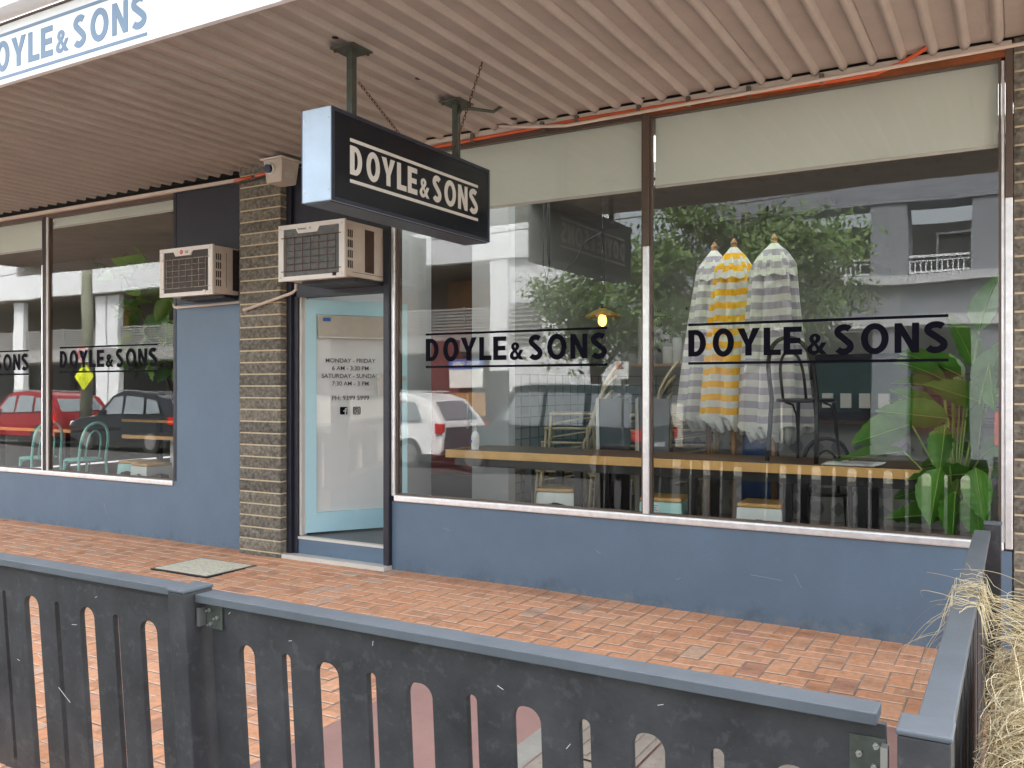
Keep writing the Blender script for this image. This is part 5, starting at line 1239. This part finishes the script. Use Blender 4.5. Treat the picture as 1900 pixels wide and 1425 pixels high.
# cars
def car(x0, L, y, paint, label, Hh=1.66, boxy=False, zr=-.34, hood=.26):
    t = root('parked_car', (x0+L/2, y, zr), label, 'car', 'cars parked across the road'); W = .9
    if boxy: roof = [(.0, .45), (.02, .95), (.27, 1.05), (.36, Hh-.03), (.42, Hh), (.97, Hh), (.995, 1.0), (1.0, .45)]
    else: roof = [(.0, .42), (.01, .78), (.08, .92), (hood, 1.02), (.38, Hh-.12), (.46, Hh-.01), (.60, Hh), (.80, Hh-.05), (.90, Hh-.18), (.975, 1.08), (.99, .95), (1.0, .5)]
    low = [(.97, .32), (.03, .32)]
    out = [(u*L, z) for u, z in roof+low]
    mb = MB(); n = len(out); v = []
    secs = [(-W, .90), (-W*.97, 1.0), (0, 1.01), (W*.97, 1.0), (W, .90)]
    for (yy, k) in secs:
        for (u, z) in out:
            tz = max(0, (z-1.0)/(Hh-1.0)); inset = 1-.22*tz
            v.append((u*1.0 if k >= 1 else L/2+(u-L/2)*.985, yy*inset, z if k >= 1 else z-.02*(z > .9)+.02*(z < .4)))
    f = []
    for s_ in range(4):
        for i in range(n):
            j = (i+1) % n; f.append((s_*n+i, s_*n+j, (s_+1)*n+j, (s_+1)*n+i))
    f.append(tuple(range(n))); f.append(tuple(range(4*n, 5*n))[::-1])
    V = lambda ob: adopt(t, ob)
    def place(ob): ob.parent = t; ob.location = (-L/2, 0, 0); return ob
    place(mb.add(v, f).build('body', paint, smooth='auto'))
    g = MB(); e = .006
    def side(pts):
        for s_ in (-1, 1):
            vv = []
            for off in (0, .012):
                for (u, z) in pts:
                    tz = max(0, (z-1.0)/(Hh-1.0)); vv.append((u*L, s_*(W*(1-.22*tz)+e+off-.008), z))
            n_ = len(pts); g.add(vv, [tuple(range(n_)), tuple(range(2*n_-1, n_-1, -1))]+[(i, (i+1) % n_, n_+(i+1) % n_, n_+i) for i in range(n_)])
    if boxy: side([(.31, 1.06), (.385, Hh-.14), (.52, Hh-.14), (.52, 1.06)]); side([(.54, 1.06), (.54, Hh-.14), (.72, Hh-.14), (.72, 1.06)]); side([(.75, 1.06), (.75, Hh-.14), (.94, Hh-.14), (.95, 1.06)])
    else: side([(.31, 1.04), (.41, Hh-.16), (.50, Hh-.12), (.53, 1.05)]); side([(.55, 1.05), (.53, Hh-.12), (.70, Hh-.15), (.72, 1.06)]); side([(.745, 1.07), (.73, Hh-.17), (.82, Hh-.22), (.87, 1.1)])
    place(g.build('side_windows', 'carglass'))
    xr = L*1.0
    if boxy: place(MB().box(xr-.02, xr+.004, -.6, .6, 1.08, Hh-.18).build('rear_window', 'carglass')); place(MB().add([(L*.285, -.7, 1.08), (L*.285, .7, 1.08), (L*.36-.02, .62, Hh-.08), (L*.36-.02, -.62, Hh-.08)], [(0, 1, 2, 3)]).build('windscreen', 'carglass'))
    else:
        place(MB().add([(L*.978, -.66, 1.10), (L*.978, .66, 1.10), (L*.905, .58, Hh-.20), (L*.905, -.58, Hh-.20)], [(0, 1, 2, 3)]).build('rear_window', 'carglass'))
        place(MB().add([(L*(hood+.01)-.02, -.7, 1.05), (L*(hood+.01)-.02, .7, 1.05), (L*.375-.02, .62, Hh-.14), (L*.375-.02, -.62, Hh-.14)], [(0, 1, 2, 3)]).build('windscreen', 'carglass'))
    for s_ in (-1, 1):
        place(MB().box(L*.955, L*1.003, s_*(W+.005)-.05, s_*(W+.005)+.03, .80, 1.02).build('tail_light', 'tail')); place(MB().box(-.005, .12, s_*.75-.12, s_*.75+.12, .70, .84).build('headlight', 'plate'))
        place(MB().box(L*.33, L*.37, s_*(W+.05)-.09, s_*(W+.05)+.09, 1.02, 1.16).build('mirror', paint, bevel=.03))
        place(MB().tube([(L*.42, s_*W*.74, Hh+.03), (L*.80, s_*W*.74, Hh+.01)], .018, 6).build('roof_rail', 'rim'))
        for u in (.18, .80):
            w_ = MB().tube([(u*L, s_*(W-.18), .34), (u*L, s_*(W+.015), .34)], .34, 24).build('wheel', 'tyre'); place(w_)
            r_ = MB().tube([(u*L, s_*(W+.0155), .34), (u*L, s_*(W+.022), .34)], .22, 20).build('rim', 'rim'); r_.parent = w_
    place(MB().box(L+.001, L+.012, -.26, .26, .62, .74).build('number_plate', 'plate'))
    place(MB().box(.3, L-.3, -W+.01, W-.01, .18, .33).build('underbody', 'tyre'))
    return t
car(-24.0, 4.5, -10.9, 'carblack', 'charcoal four wheel drive car parked opposite the left window')
car(-29.2, 4.6, -10.9, 'carred', 'red hatchback style car parked opposite the left edge')
car(-15.4, 4.6, -10.9, 'carwhite', 'white wagon parked opposite the door', 1.7)
car(-10.7, 4.6, -10.7, 'cargreen', 'dark teal boxy four wheel drive with roof rack opposite the right windows', 1.85, True)
